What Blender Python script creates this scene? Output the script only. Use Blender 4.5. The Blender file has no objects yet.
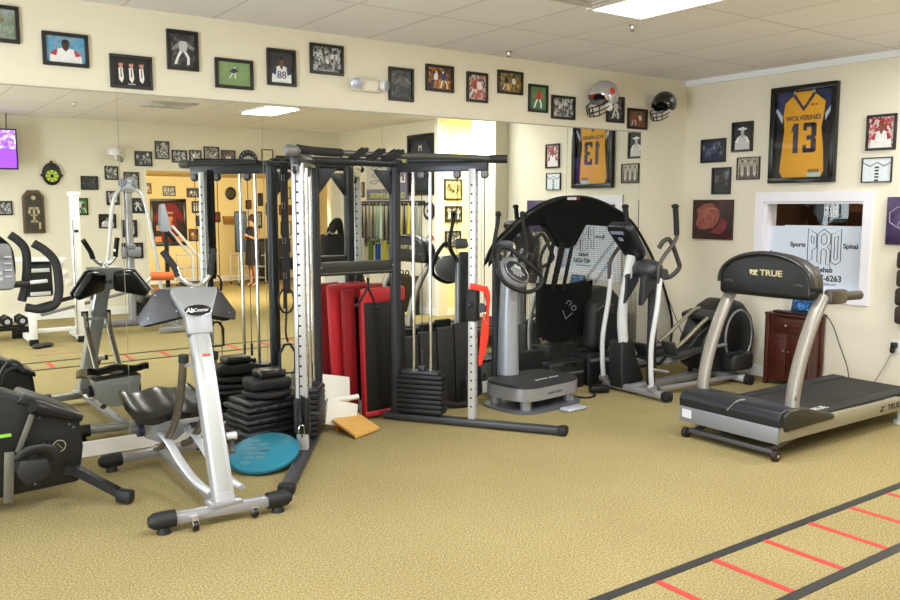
import bpy, bmesh, math, random
from mathutils import Vector, Matrix, Euler
PI = math.pi
R = math.radians
S = bpy.context.scene
COL = S.collection
random.seed(7)

# ------------------------------------------------------------------ camera, world, exposure, lights
cam_d = bpy.data.cameras.new('camera'); cam = bpy.data.objects.new('camera', cam_d); COL.objects.link(cam)
cam_d.sensor_width = 36.0; cam_d.lens = 838.0 / 900.0 * 36.0; cam_d.clip_start = 0.05
cam.location = (0, 0, 1.65)
cam.rotation_euler = (R(90) - math.atan(93 / 838.0), 0, R(54.5 - 90))
S.camera = cam
S.view_settings.view_transform = 'Standard'; S.view_settings.look = 'None'
S.view_settings.gamma = 1.0; S.view_settings.use_curve_mapping = False
S.view_settings.exposure = 0.30
w = bpy.data.worlds.new('world'); S.world = w; w.use_nodes = True
w.node_tree.nodes['Background'].inputs[0].default_value = (0.75, 0.87, 1.0, 1)
w.node_tree.nodes['Background'].inputs[1].default_value = 1.6

def area(name, loc, sx, sy, power, color=(1, 1, 1), rot=(0, 0, 0)):
    d = bpy.data.lights.new(name, 'AREA'); d.shape = 'RECTANGLE'; d.size = sx; d.size_y = sy
    d.energy = power; d.color = color
    o = bpy.data.objects.new(name, d); COL.objects.link(o); o.location = loc; o.rotation_euler = rot
    return o
YC, XB, YW, HC, XL = 5.83, 7.2, -1.84, 2.95, -3.0
LAMPC = (0.96, 0.975, 1.0)
TROFFERS = [(4.295, 3.54), (4.68, 0.92), (1.0, 2.3), (-1.6, 3.6), (-0.2, -0.9), (-1.6, 0.2), (6.5, 2.35), (2.6, 2.35)]
for (tx, ty) in TROFFERS:
    area('ceiling_lamp', (tx, ty, HC - 0.03), 0.44, 0.9, 34, LAMPC)
area('window_daylight', (XL + 0.12, 2.2, 1.5), 4.6, 1.7, 330, (0.82, 0.91, 1.0), (0, R(-104), 0))  # added unseen light before the left windows, tilted up to brighten the ceiling
area('annex_lamp', (5.4, -2.18, 2.12), 3.1, 0.26, 190, (1.0, 0.86, 0.62), (R(-52), 0, 0))
area('hall_lamp', (7.9, 2.1, 2.90), 0.9, 0.5, 60, (1.0, 0.95, 0.80))
area('office_lamp', (8.2, 4.2, 2.6), 0.8, 0.8, 9, (1.0, 0.85, 0.65))

# ------------------------------------------------------------------ materials
def lin(h):
    h = h.lstrip('#'); out = []
    if len(h) == 3: h = ''.join(c * 2 for c in h)
    for i in (0, 2, 4):
        c = int(h[i:i + 2], 16) / 255.0
        out.append(c / 12.92 if c <= 0.04045 else ((c + 0.055) / 1.055) ** 2.4)
    return (out[0], out[1], out[2], 1)
MC = {}
def mat(hexc, rough=0.5, metal=0.0, bump=0.0, bscale=200, var=0.0, vscale=8, spec=0.5, coat=0.0):
    key = (hexc, rough, metal, bump, bscale, var, vscale, spec, coat)
    if key in MC: return MC[key]
    m = bpy.data.materials.new('mat_' + hexc.strip('#')); m.use_nodes = True
    nt = m.node_tree; b = nt.nodes['Principled BSDF']
    c = lin(hexc)
    b.inputs['Base Color'].default_value = c
    b.inputs['Roughness'].default_value = rough; b.inputs['Metallic'].default_value = metal
    b.inputs['Specular IOR Level'].default_value = spec
    if coat: b.inputs['Coat Weight'].default_value = coat; b.inputs['Coat Roughness'].default_value = 0.08
    tc = nt.nodes.new('ShaderNodeTexCoord')
    n = nt.nodes.new('ShaderNodeTexNoise'); n.inputs['Scale'].default_value = vscale if var else bscale
    n.inputs['Detail'].default_value = 4
    nt.links.new(tc.outputs['Object'], n.inputs['Vector'])
    v = var if var else 0.03
    mx = nt.nodes.new('ShaderNodeMix'); mx.data_type = 'RGBA'
    mx.inputs[6].default_value = tuple(x * (1 - v) for x in c[:3]) + (1,)
    mx.inputs[7].default_value = tuple(min(1, x * (1 + v)) for x in c[:3]) + (1,)
    nt.links.new(n.outputs['Fac'], mx.inputs[0]); nt.links.new(mx.outputs[2], b.inputs['Base Color'])
    if bump:
        n2 = nt.nodes.new('ShaderNodeTexNoise'); n2.inputs['Scale'].default_value = bscale
        nt.links.new(tc.outputs['Object'], n2.inputs['Vector'])
        bp = nt.nodes.new('ShaderNodeBump'); bp.inputs['Strength'].default_value = bump; bp.inputs['Distance'].default_value = 0.004
        nt.links.new(n2.outputs['Fac'], bp.inputs['Height']); nt.links.new(bp.outputs['Normal'], b.inputs['Normal'])
    MC[key] = m
    return m
def emis(name, hexc, strength):
    m = bpy.data.materials.new(name); m.use_nodes = True
    b = m.node_tree.nodes['Principled BSDF']; b.inputs['Base Color'].default_value = lin(hexc)
    b.inputs['Emission Color'].default_value = lin(hexc); b.inputs['Emission Strength'].default_value = strength
    return m
def ramp_mat(name, kind, scale, stops, rough=0.5, coord='Object', detail=6, dist=0.0, emit=0.0, stretch=None):
    m = bpy.data.materials.new(name); m.use_nodes = True
    nt = m.node_tree; b = nt.nodes['Principled BSDF']; b.inputs['Roughness'].default_value = rough
    tc = nt.nodes.new('ShaderNodeTexCoord'); src = tc.outputs[coord]
    if stretch:
        mp = nt.nodes.new('ShaderNodeMapping'); mp.inputs['Scale'].default_value = stretch
        nt.links.new(src, mp.inputs['Vector']); src = mp.outputs['Vector']
    if kind == 'noise':
        n = nt.nodes.new('ShaderNodeTexNoise'); n.inputs['Detail'].default_value = detail; n.inputs['Distortion'].default_value = dist
        n.inputs['Roughness'].default_value = 0.7; o = n.outputs['Fac']
    else:
        n = nt.nodes.new('ShaderNodeTexVoronoi'); o = n.outputs['Color']
    n.inputs['Scale'].default_value = scale
    nt.links.new(src, n.inputs['Vector'])
    r = nt.nodes.new('ShaderNodeValToRGB'); e = r.color_ramp.elements
    while len(e) < len(stops): e.new(0.5)
    for i, (p, h) in enumerate(stops): e[i].position = p; e[i].color = lin(h)
    nt.links.new(o, r.inputs['Fac']); nt.links.new(r.outputs['Color'], b.inputs['Base Color'])
    if emit:
        nt.links.new(r.outputs['Color'], b.inputs['Emission Color']); b.inputs['Emission Strength'].default_value = emit
    return m

WALL = mat('#E6E0CC', 0.75, bump=0.08, bscale=300)
WALL_WARMLIT = mat('#E4D3A0', 0.75, bump=0.08, bscale=300)  # annex walls: warm lamplight put into the paint colour
WHITE = mat('#F0EFEC', 0.45)
BLACK = mat('#0A0A0B', 0.42)
BLACKM = mat('#070708', 0.7)
RUBBER = mat('#101012', 0.6, bump=0.15, bscale=400)
FOAM = mat('#17171A', 0.75, bump=0.1, bscale=500)
VINYL = mat('#0E0E10', 0.33, bump=0.05, bscale=300)
DGREY = mat('#3E3E41', 0.38, metal=0.25)
MGREY = mat('#6E6E70', 0.42, metal=0.2)
SILVER = mat('#9D9DA1', 0.32, metal=0.45)
LSILV = mat('#C9CBCE', 0.3, metal=0.35)
CHROME = mat('#E4E6EA', 0.12, metal=1.0)
STEELD = mat('#2C2F35', 0.35, metal=0.3)
IRON = mat('#191A1D', 0.5, metal=0.2)
WOODRED = ramp_mat('cherry_wood', 'noise', 6, [(0.3, '#2E130D'), (0.6, '#54261A'), (0.8, '#3E1A12')], 0.35, stretch=(1, 1, 8))
PINE = ramp_mat('pine_wood', 'noise', 5, [(0.3, '#C89447'), (0.6, '#DCAE62'), (0.8, '#B97F38')], 0.5, stretch=(1, 6, 1))
def glass_mat(name, tint=(1, 1, 1, 1), rough=0.0, mix=0.12):
    m = bpy.data.materials.new(name); m.use_nodes = True; nt = m.node_tree
    for n in list(nt.nodes): nt.nodes.remove(n)
    o = nt.nodes.new('ShaderNodeOutputMaterial'); t = nt.nodes.new('ShaderNodeBsdfTransparent'); g = nt.nodes.new('ShaderNodeBsdfGlossy')
    t.inputs[0].default_value = tint; g.inputs['Roughness'].default_value = rough
    f = nt.nodes.new('ShaderNodeFresnel'); f.inputs[0].default_value = 1.45
    x = nt.nodes.new('ShaderNodeMixShader')
    gm = nt.nodes.new('ShaderNodeNewGeometry'); iv = nt.nodes.new('ShaderNodeMath'); iv.operation = 'SUBTRACT'; iv.inputs[0].default_value = 1.0
    ml = nt.nodes.new('ShaderNodeMath'); ml.operation = 'MULTIPLY'
    nt.links.new(gm.outputs['Backfacing'], iv.inputs[1]); nt.links.new(f.outputs[0], ml.inputs[0]); nt.links.new(iv.outputs[0], ml.inputs[1])
    nt.links.new(ml.outputs[0], x.inputs[0]); nt.links.new(t.outputs[0], x.inputs[1]); nt.links.new(g.outputs[0], x.inputs[2])
    nt.links.new(x.outputs[0], o.inputs[0])
    return m
GLASS = glass_mat('glass')

# ------------------------------------------------------------------ mesh builder
WM = {}
def obj_matrix(o):
    return WM.get(o.name, Matrix.Identity(4))
class MB:
    def __init__(s): s.bm = bmesh.new(); s.mi = 0
    def _fin(s, vs, M=None, bev=0, seg=2):
        if M is not None: bmesh.ops.transform(s.bm, matrix=M, verts=vs)
        fs = set(f for v in vs for f in v.link_faces)
        for f in fs: f.material_index = s.mi
        if bev:
            es = list(set(e for v in vs for e in v.link_edges if len(e.link_faces) == 2 and e.calc_face_angle(0) > 0.5))
            r = bmesh.ops.bevel(s.bm, geom=es, offset=bev, segments=seg, affect='EDGES', profile=0.5, clamp_overlap=True)
            for f in r['faces']: f.material_index = s.mi
        return s
    def box(s, c, d, rot=(0, 0, 0), bev=0, M=None, seg=2):
        vs = bmesh.ops.create_cube(s.bm, size=1)['verts']
        T = Matrix.Translation(Vector(c)) @ Euler(rot).to_matrix().to_4x4() @ Matrix.Diagonal((d[0], d[1], d[2], 1))
        if M is not None: T = M @ T
        return s._fin(vs, T, bev, seg)
    def beam(s, p0, p1, wd, hd, bev=0, up=(0, 0, 1), seg=2):
        p0 = Vector(p0); p1 = Vector(p1); z = (p1 - p0); L = z.length; z.normalize()
        u = Vector(up); x = u.cross(z)
        if x.length < 1e-4: x = Vector((1, 0, 0)).cross(z)
        x.normalize(); y = z.cross(x)
        T = Matrix((x, y, z)).transposed().to_4x4(); T.translation = (p0 + p1) / 2
        vs = bmesh.ops.create_cube(s.bm, size=1)['verts']
        return s._fin(vs, T @ Matrix.Diagonal((wd, hd, L, 1)), bev, seg)
    def cyl(s, p0, p1, r, r2=None, n=16, cap=True):
        p0 = Vector(p0); p1 = Vector(p1); d = p1 - p0
        T = Matrix.Translation((p0 + p1) / 2) @ d.to_track_quat('Z', 'Y').to_matrix().to_4x4()
        vs = bmesh.ops.create_cone(s.bm, cap_ends=cap, segments=n, radius1=r, radius2=r if r2 is None else r2, depth=d.length)['verts']
        return s._fin(vs, T)
    def ball(s, c, r, n=14, rot=(0, 0, 0)):
        if not hasattr(r, '__len__'): r = (r, r, r)
        vs = bmesh.ops.create_uvsphere(s.bm, u_segments=n, v_segments=max(6, n * 2 // 3), radius=1)['verts']
        return s._fin(vs, Matrix.Translation(Vector(c)) @ Euler(rot).to_matrix().to_4x4() @ Matrix.Diagonal((r[0], r[1], r[2], 1)))
    def tube(s, pts, r, n=10, sm=0, closed=False, radii=None, flat=None, up=(0, 0, 1)):
        pts = [Vector(p) for p in pts]; rr = radii or [r] * len(pts)
        if sm:
            q = []; q2 = []; N = len(pts)
            rng = range(N if closed else N - 1)
            for i in rng:
                a = pts[(i - 1) % N] if (closed or i > 0) else pts[i] * 2 - pts[i + 1]
                b = pts[i]; c = pts[(i + 1) % N]
                d = pts[(i + 2) % N] if (closed or i + 2 < N) else c * 2 - b
                for k in range(sm):
                    t = k / sm
                    q.append(0.5 * ((2 * b) + (c - a) * t + (2 * a - 5 * b + 4 * c - d) * t * t + (3 * b - a - 3 * c + d) * t ** 3))
                    q2.append(rr[i] * (1 - t) + rr[(i + 1) % N] * t)
            if not closed: q.append(pts[-1]); q2.append(rr[-1])
            pts, rr = q, q2
        N = len(pts); rings = []
        prev = None
        for i, p in enumerate(pts):
            if closed: t = pts[(i + 1) % N] - pts[i - 1]
            else: t = pts[min(i + 1, N - 1)] - pts[max(i - 1, 0)]
            t.normalize()
            if flat:
                x = Vector(up).cross(t)
                if x.length < 1e-4: x = Vector((1, 0, 0))
                x.normalize()
            elif prev is None:
                x = t.orthogonal().normalized()
            else:
                x = prev - t * prev.dot(t); x.normalize()
            prev = x; y = t.cross(x)
            fx, fy = flat or (1, 1)
            rings.append([s.bm.verts.new(p + (x * math.cos(2 * PI * k / n) * fx + y * math.sin(2 * PI * k / n) * fy) * rr[i]) for k in range(n)])
        for i in range(N if closed else N - 1):
            a = rings[i]; b = rings[(i + 1) % N]
            for k in range(n):
                f = s.bm.faces.new((a[k], a[(k + 1) % n], b[(k + 1) % n], b[k])); f.material_index = s.mi
        if not closed:
            f = s.bm.faces.new(list(reversed(rings[0]))); f.material_index = s.mi
            f = s.bm.faces.new(rings[-1]); f.material_index = s.mi
        return s
    def prism(s, poly, a, b, M=None, bev=0, seg=2):
        """2-D polygon (u,v) in local XZ, extruded along local Y from a to b"""
        v0 = [s.bm.verts.new((u, a, v)) for u, v in poly]; v1 = [s.bm.verts.new((u, b, v)) for u, v in poly]
        n = len(poly)
        fs = [s.bm.faces.new(v0), s.bm.faces.new(list(reversed(v1)))]
        for i in range(n): fs.append(s.bm.faces.new((v0[(i + 1) % n], v0[i], v1[i], v1[(i + 1) % n])))
        bmesh.ops.recalc_face_normals(s.bm, faces=fs)
        return s._fin(v0 + v1, M, bev, seg)
    def lathe(s, prof, c=(0, 0, 0), axis=(0, 0, 1), n=24):
        T = Matrix.Translation(Vector(c)) @ Vector(axis).to_track_quat('Z', 'Y').to_matrix().to_4x4()
        rings = [[s.bm.verts.new(T @ Vector((r * math.cos(2 * PI * k / n), r * math.sin(2 * PI * k / n), z))) for k in range(n)] for r, z in prof]
        for a, b in zip(rings, rings[1:]):
            for k in range(n):
                f = s.bm.faces.new((a[k], a[(k + 1) % n], b[(k + 1) % n], b[k])); f.material_index = s.mi
        for ring, rev in ((rings[0], True), (rings[-1], False)):
            f = s.bm.faces.new(list(reversed(ring)) if rev else ring); f.material_index = s.mi
        return s
    def sheet(s, rows, th=0.0):
        """surface through a grid of points, given thickness th along the normal side"""
        g = [[s.bm.verts.new(p) for p in row] for row in rows]; fs = []
        for i in range(len(g) - 1):
            for j in range(len(g[0]) - 1):
                f = s.bm.faces.new((g[i][j], g[i][j + 1], g[i + 1][j + 1], g[i + 1][j])); f.material_index = s.mi; fs.append(f)
        if th:
            r = bmesh.ops.solidify(s.bm, geom=fs, thickness=th)
            for e in r['geom']:
                if isinstance(e, bmesh.types.BMFace): e.material_index = s.mi
        return s
    def m(s, i): s.mi = i; return s
    def build(s, name, mats, parent=None, smooth=40):
        bm = s.bm
        if parent is not None: bmesh.ops.transform(bm, matrix=obj_matrix(parent).inverted(), verts=bm.verts)
        bm.normal_update()
        for e in bm.edges:
            if len(e.link_faces) == 2 and e.calc_face_angle(0) > R(smooth): e.smooth = False
        for f in bm.faces: f.smooth = True
        me = bpy.data.meshes.new(name); bm.to_mesh(me); bm.free()
        for mm in (mats if isinstance(mats, (list, tuple)) else [mats]): me.materials.append(mm)
        o = bpy.data.objects.new(name, me); COL.objects.link(o)
        if parent is not None:
            o.parent = parent; WM[o.name] = obj_matrix(parent)
        return o
def thing(name, label, cat, loc=(0, 0, 0), rz=0.0, group=None):
    o = bpy.data.objects.new(name, None); COL.objects.link(o); o.empty_display_size = 0.1
    o.location = loc; o.rotation_euler = (0, 0, rz); o['label'] = label; o['category'] = cat
    if group: o['group'] = group
    WM[o.name] = Matrix.Translation(Vector(loc)) @ Matrix.Rotation(rz, 4, 'Z')
    return o
def tag(o, label, cat, group=None, kind=None):
    o['label'] = label; o['category'] = cat
    if group: o['group'] = group
    if kind: o['kind'] = kind
    return o
def rebase(o):
    """put a one-mesh thing's origin at the middle of its base"""
    vs = [v.co for v in o.data.vertices]
    c = Vector(((min(v.x for v in vs) + max(v.x for v in vs)) / 2, (min(v.y for v in vs) + max(v.y for v in vs)) / 2, min(v.z for v in vs)))
    o.data.transform(Matrix.Translation(-c)); o.location = c
    return o
def struct(name, mb, mats):
    o = mb.build(name, mats); o['kind'] = 'structure'; return o
def dup(root, loc, rz=0.0, label=None, group=None):
    r = root.copy(); COL.objects.link(r); r.location = loc; r.rotation_euler = (0, 0, rz)
    if label: r['label'] = label
    if group: r['group'] = group
    for ch in list(root.children):
        c = ch.copy(); COL.objects.link(c); c.parent = r
        for g in ch.children:
            d = g.copy(); COL.objects.link(d); d.parent = c
    return r
def text(name, body, size, material, parent, M, ext=0.001, align='CENTER', shear=0.0, sx=1.0, offset=0.0):
    """lettering standing in local XZ facing -Y, placed by matrix M in world space"""
    cu = bpy.data.curves.new(name, 'FONT'); cu.body = body; cu.size = size; cu.extrude = ext
    cu.align_x = align; cu.align_y = 'CENTER'; cu.shear = shear; cu.offset = offset; cu.resolution_u = 3
    tmp = bpy.data.objects.new('tmp', cu); COL.objects.link(tmp)
    dg = bpy.context.evaluated_depsgraph_get(); dg.update()
    me = bpy.data.meshes.new_from_object(tmp.evaluated_get(dg))
    bpy.data.objects.remove(tmp); bpy.data.curves.remove(cu)
    T = M @ Matrix.Rotation(R(90), 4, 'X') @ Matrix.Diagonal((sx, 1, 1, 1))
    if parent is not None: T = obj_matrix(parent).inverted() @ T
    me.transform(T); me.materials.clear(); me.materials.append(material); me.name = name
    o = bpy.data.objects.new(name, me); COL.objects.link(o)
    if parent is not None: o.parent = parent; WM[o.name] = obj_matrix(parent)
    return o
def facing(loc, rz=0.0, tilt=0.0):
    return Matrix.Translation(Vector(loc)) @ Matrix.Rotation(rz, 4, 'Z') @ Matrix.Rotation(tilt, 4, 'X')
FA, FB, FC = 0.0, R(-90), R(180)       # facing -Y (mirror wall), -X (right wall), +Y (rear wall)
def circ(cx, cy, r, n=12, ry=None): return [(cx + r * math.cos(2 * PI * k / n), cy + (ry or r) * math.sin(2 * PI * k / n)) for k in range(n)]

# ================================================================== THE ROOM
def wallbox(x0, x1, y0, y1, z0, z1, mb): mb.box(((x0 + x1) / 2, (y0 + y1) / 2, (z0 + z1) / 2), (abs(x1 - x0), abs(y1 - y0), abs(z1 - z0)))
# carpet
cm = bpy.data.materials.new('carpet'); cm.use_nodes = True; nt = cm.node_tree; b = nt.nodes['Principled BSDF']
b.inputs['Roughness'].default_value = 0.95; b.inputs['Specular IOR Level'].default_value = 0.1
tc = nt.nodes.new('ShaderNodeTexCoord')
n1 = nt.nodes.new('ShaderNodeTexNoise'); n1.inputs['Scale'].default_value = 105; n1.inputs['Detail'].default_value = 6; n1.inputs['Roughness'].default_value = 0.85
n2 = nt.nodes.new('ShaderNodeTexNoise'); n2.inputs['Scale'].default_value = 1.3; n2.inputs['Detail'].default_value = 3
r1 = nt.nodes.new('ShaderNodeValToRGB'); e = r1.color_ramp.elements
e[0].position = 0.38; e[0].color = lin('#6A603F'); e[1].position = 0.60; e[1].color = lin('#BBAC80')
e.new(0.5).color = lin('#93865B')
mx = nt.nodes.new('ShaderNodeMix'); mx.data_type = 'RGBA'; mx.blend_type = 'MULTIPLY'; mx.inputs[0].default_value = 1.0
r2 = nt.nodes.new('ShaderNodeValToRGB'); r2.color_ramp.elements[0].position = 0.3; r2.color_ramp.elements[0].color = (0.9, 0.89, 0.87, 1); r2.color_ramp.elements[1].position = 0.7; r2.color_ramp.elements[1].color = (1, 1, 1, 1)
for n in (n1, n2): nt.links.new(tc.outputs['Object'], n.inputs['Vector'])
nt.links.new(n1.outputs['Fac'], r1.inputs['Fac']); nt.links.new(n2.outputs['Fac'], r2.inputs['Fac'])
nt.links.new(r1.outputs['Color'], mx.inputs[6]); nt.links.new(r2.outputs['Color'], mx.inputs[7]); nt.links.new(mx.outputs[2], b.inputs['Base Color'])
bp = nt.nodes.new('ShaderNodeBump'); bp.inputs['Strength'].default_value = 0.35; bp.inputs['Distance'].default_value = 0.006
nt.links.new(n1.outputs['Fac'], bp.inputs['Height']); nt.links.new(bp.outputs['Normal'], b.inputs['Normal'])
mb = MB(); wallbox(XL - 0.2, 10.4, -6.9, 6.1, -0.1, 0.0, mb); struct('floor', mb, cm)
# ceiling with tile grid
cl = bpy.data.materials.new('ceiling_tile'); cl.use_nodes = True; nt = cl.node_tree; b = nt.nodes['Principled BSDF']; b.inputs['Roughness'].default_value = 0.9
tc = nt.nodes.new('ShaderNodeTexCoord'); br = nt.nodes.new('ShaderNodeTexBrick')
mp = nt.nodes.new('ShaderNodeMapping'); mp.inputs['Location'].default_value = (-0.31, 0.01, 0)
nt.links.new(tc.outputs['Object'], mp.inputs['Vector']); nt.links.new(mp.outputs['Vector'], br.inputs['Vector'])
br.offset = 0; br.squash = 1; br.inputs['Scale'].default_value = 1; br.inputs['Brick Width'].default_value = 0.61; br.inputs['Row Height'].default_value = 1.22
br.inputs['Mortar Size'].default_value = 0.012; br.inputs['Mortar Smooth'].default_value = 0.1
br.inputs['Color1'].default_value = lin('#ECE9E9'); br.inputs['Color2'].default_value = lin('#E7E4E4'); br.inputs['Mortar'].default_value = lin('#D5D1D0')
nz = nt.nodes.new('ShaderNodeTexNoise'); nz.inputs['Scale'].default_value = 120; nt.links.new(tc.outputs['Object'], nz.inputs['Vector'])
bp = nt.nodes.new('ShaderNodeBump'); bp.inputs['Strength'].default_value = 0.15; bp.inputs['Distance'].default_value = 0.003
nt.links.new(nz.outputs['Fac'], bp.inputs['Height']); nt.links.new(bp.outputs['Normal'], b.inputs['Normal'])
nt.links.new(br.outputs['Color'], b.inputs['Base Color'])
mb = MB(); wallbox(XL - 0.2, 10.4, YW - 0.12, 6.1, HC, HC + 0.1, mb); struct('ceiling', mb, cl)
# mirror wall
mb = MB(); wallbox(XL, XB + 0.15, YC, YC + 0.15, 0, HC, mb); struct('wall_back', mb, WALL)
# right wall: window opening y 3.88..4.87, z .86..1.70 ; hall opening y 1.26..2.5
mb = MB()
wallbox(XB, XB + 0.15, 4.87, YC, 0, HC, mb); wallbox(XB, XB + 0.15, 2.5, 3.88, 0, HC, mb)
wallbox(XB, XB + 0.15, 3.88, 4.87, 0, 0.88, mb); wallbox(XB, XB + 0.15, 3.88, 4.87, 1.70, HC, mb)
wallbox(XB, XB + 0.15, YW, 1.26, 0, HC, mb); wallbox(6.98, XB, 2.5, 2.89, 0, HC, mb)
struct('wall_right', mb, WALL)
# rear wall with wide opening x 3.8..7.0, z<2.22
mb = MB(); wallbox(XL, 3.8, YW - 0.12, YW, 0, HC, mb); wallbox(3.8, 7.0, YW - 0.12, YW, 2.22, HC, mb); wallbox(7.0, XB + 0.15, YW - 0.12, YW, 0, HC, mb)
struct('wall_rear', mb, WALL)
# left wall with two unseen windows added as a daylight source
mb = MB(); wallbox(XL - 0.15, XL, YW, 6, 0, 0.65, mb); wallbox(XL - 0.15, XL, YW, 6, 2.35, HC, mb)
for a, c in ((YW, -0.2), (2.05, 2.35), (4.6, 6)): wallbox(XL - 0.15, XL, a, c, 0.65, 2.35, mb)
struct('wall_left', mb, WALL)
for i, (a, c) in enumerate(((-0.2, 2.05), (2.35, 4.6))):
    f = MB(); z0, z1 = 0.65, 2.35
    for (ya, yb, za, zb) in ((a, a + .05, z0, z1), (c - .05, c, z0, z1), (a, c, z0, z0 + .05), (a, c, z1 - .05, z1), ((a + c) / 2 - .02, (a + c) / 2 + .02, z0, z1)):
        wallbox(XL - 0.1, XL - 0.04, ya, yb, za, zb, f)
    fo = struct('window_%d' % (i + 2), f, WHITE)
    g = MB(); wallbox(XL - 0.075, XL - 0.07, a, c, z0, z1, g); g.build('pane', GLASS, fo)
# annex
mb = MB(); wallbox(2.6, 9.2, -6.72, -6.6, 0, 2.4, mb); wallbox(2.48, 2.6, -6.6, YW - .12, 0, 2.4, mb); wallbox(9.1, 9.22, -6.6, YW - .12, 0, 2.4, mb)
wallbox(XB + .15, 9.22, YW - 0.12, YW, 0, HC, mb)
struct('wall_annex', mb, WALL_WARMLIT)
mb = MB(); wallbox(2.48, 9.22, -6.72, YW - .12, 2.3, 2.4, mb); struct('ceiling_annex', mb, mat('#D9C394', 0.9))
# hall
HALLW = mat('#F3E7B4', 0.75)
mb = MB(); wallbox(XB + .15, 10.3, 1.14, 1.26, 0, HC, mb); wallbox(XB + .15, 10.3, 2.6, 2.72, 0, HC, mb); wallbox(10.2, 10.3, 1.14, 2.7, 0, HC, mb)
struct('wall_hall', mb, HALLW)
mb = MB(); wallbox(XB + .15, 9.4, 2.95, 3.05, 0, HC, mb); wallbox(XB + .15, 9.4, 5.7, 5.8, 0, HC, mb); wallbox(9.3, 9.4, 2.95, 5.8, 0, HC, mb)
struct('wall_office', mb, mat('#6B4A36', 0.8))
# baseboards and trims
mb = MB(); wallbox(XL, XB, YC - 0.018, YC, 0, 0.10, mb); struct('baseboard_back', mb, WHITE)
mb = MB(); wallbox(XB - 0.018, XB, 2.89, YC - .018, 0, 0.10, mb); wallbox(XB - .018, XB, YW, 1.2, 0, 0.10, mb); wallbox(XB + .15, 10.2, 1.26, 1.275, 0, .1, mb); struct('baseboard_right', mb, WHITE)
mb = MB(); wallbox(XL, 3.8, YW, YW + 0.018, 0, 0.10, mb); struct('baseboard_rear', mb, WHITE)
mb = MB(); wallbox(2.6, 9.1, -6.6, -6.585, 0, 0.12, mb); struct('baseboard_annex', mb, WHITE)
mb = MB(); wallbox(XB - 0.03, XB, 2.89, YC, HC - 0.055, HC, mb); struct('trim_1', mb, mat('#F2F4FA', 0.35))
mb = MB()
for xx in (XL,): wallbox(XL, 6.5, YC - 0.012, YC, 2.388, 2.397, mb)
struct('trim_2', mb, mat('#A8A498', 0.5))
mb = MB(); wallbox(6.96, XB + .15, 2.42, 2.498, 0, HC, mb); wallbox(XB - .02, XB, 1.18, 1.26, 0, HC, mb); struct('trim_3', mb, mat('#F3F1EC', 0.4))
mb = MB(); wallbox(3.76, 3.8, YW, YW + .015, 0, 2.24, mb); wallbox(7.0, 7.06, YW, YW + .015, 0, 2.24, mb); wallbox(3.8, 7.0, YW, YW + .012, 2.22, 2.25, mb); struct('trim_4', mb, mat('#E9E2CC', 0.5))
# mirror panels
mm = bpy.data.materials.new('mirror_silver'); mm.use_nodes = True; b = mm.node_tree.nodes['Principled BSDF']
b.inputs['Base Color'].default_value = (0.86, 0.88, 0.83, 1); b.inputs['Metallic'].default_value = 1; b.inputs['Roughness'].default_value = 0.0
seams = [-2.525, -1.525, -0.525, 0.475, 1.475, 2.48, 3.485, 4.49, 5.495, 6.5]
names = ['far left, mostly outside the picture', 'second from the far left', 'left, just outside the picture', 'at the left picture edge behind the black bike',
         'behind the ab machine with curved rails', 'behind the left weight stack of the cable trainer', 'between the cable trainer uprights and the red mats',
         'behind the vibration plate column', 'at the right end beside the bare corner wall']
for i in range(9):
    if i < 3: continue
    mb = MB(); mb.box(((seams[i] + seams[i + 1]) / 2, YC - 0.005, (0.10 + 2.388) / 2), (seams[i + 1] - seams[i] - 0.004, 0.008, 2.288))
    tag(rebase(mb.build('mirror_panel', mm, smooth=5)), 'tall frameless wall mirror panel ' + names[i], 'mirror')

# ceiling lights, vents, sprinklers
def troffer(x, y, label, hx=0.46, L=1.12):
    t = thing('ceiling_light', label, 'ceiling light', (x, y, HC))
    f = MB(); W = hx + .04
    for (cx, cy, sx, sy) in ((-W / 2, 0, .03, L + .03), (W / 2, 0, .03, L + .03), (0, -L / 2, W, .03), (0, L / 2, W, .03)):
        f.box((x + cx, y + cy, HC - .006), (sx, sy, .018), bev=.003)
    f.build('frame', WHITE, t)
    g = MB(); g.box((x, y, HC - .006), (W - .03, L - .03, .008)); g.build('diffuser', LAMPM, t)
LAMPM = emis('lamp_diffuser', '#FFFBF2', 4.0)
tl = ['recessed fluorescent ceiling panel above the open floor beside the sprinkler', 'ceiling light panel seen in the mirror near the rear wall', 'ceiling light panel above the left middle of the room',
      'ceiling light panel near the left window wall', 'ceiling light panel over the photographer side rear corner', 'ceiling light panel by the rear left corner', 'ceiling light panel beside the hall opening', 'ceiling light panel above the agility ladder tape']
for k, ((x, y), l) in enumerate(zip(TROFFERS, tl)): troffer(x, y, l, .42 if k == 1 else .46, .94 if k == 1 else 1.12)
def vent(x, y, label):
    t = thing('ceiling_vent', label, 'vent', (x, y, HC))
    a = MB(); a.box((x, y, HC - .004), (.6, .6, .012), bev=.003); a.build('backing', mat('#C2BDB8', .7), t)
    s = MB()
    for k in range(4):
        q = .27 - k * .065
        for (cx, cy, sx, sy) in ((-q, 0, .015, 2 * q), (q, 0, .015, 2 * q), (0, -q, 2 * q, .015), (0, q, 2 * q, .015)): s.box((x + cx, y + cy, HC - .016), (sx, sy, .014))
    s.build('louvre', mat('#CBC6C1', .5), t)
vent(3.72, 3.75, 'square grey ceiling vent beside the large light panel at top edge')
vent(3.4, 0.7, 'square grey ceiling vent seen reflected above the rear pictures')
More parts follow.
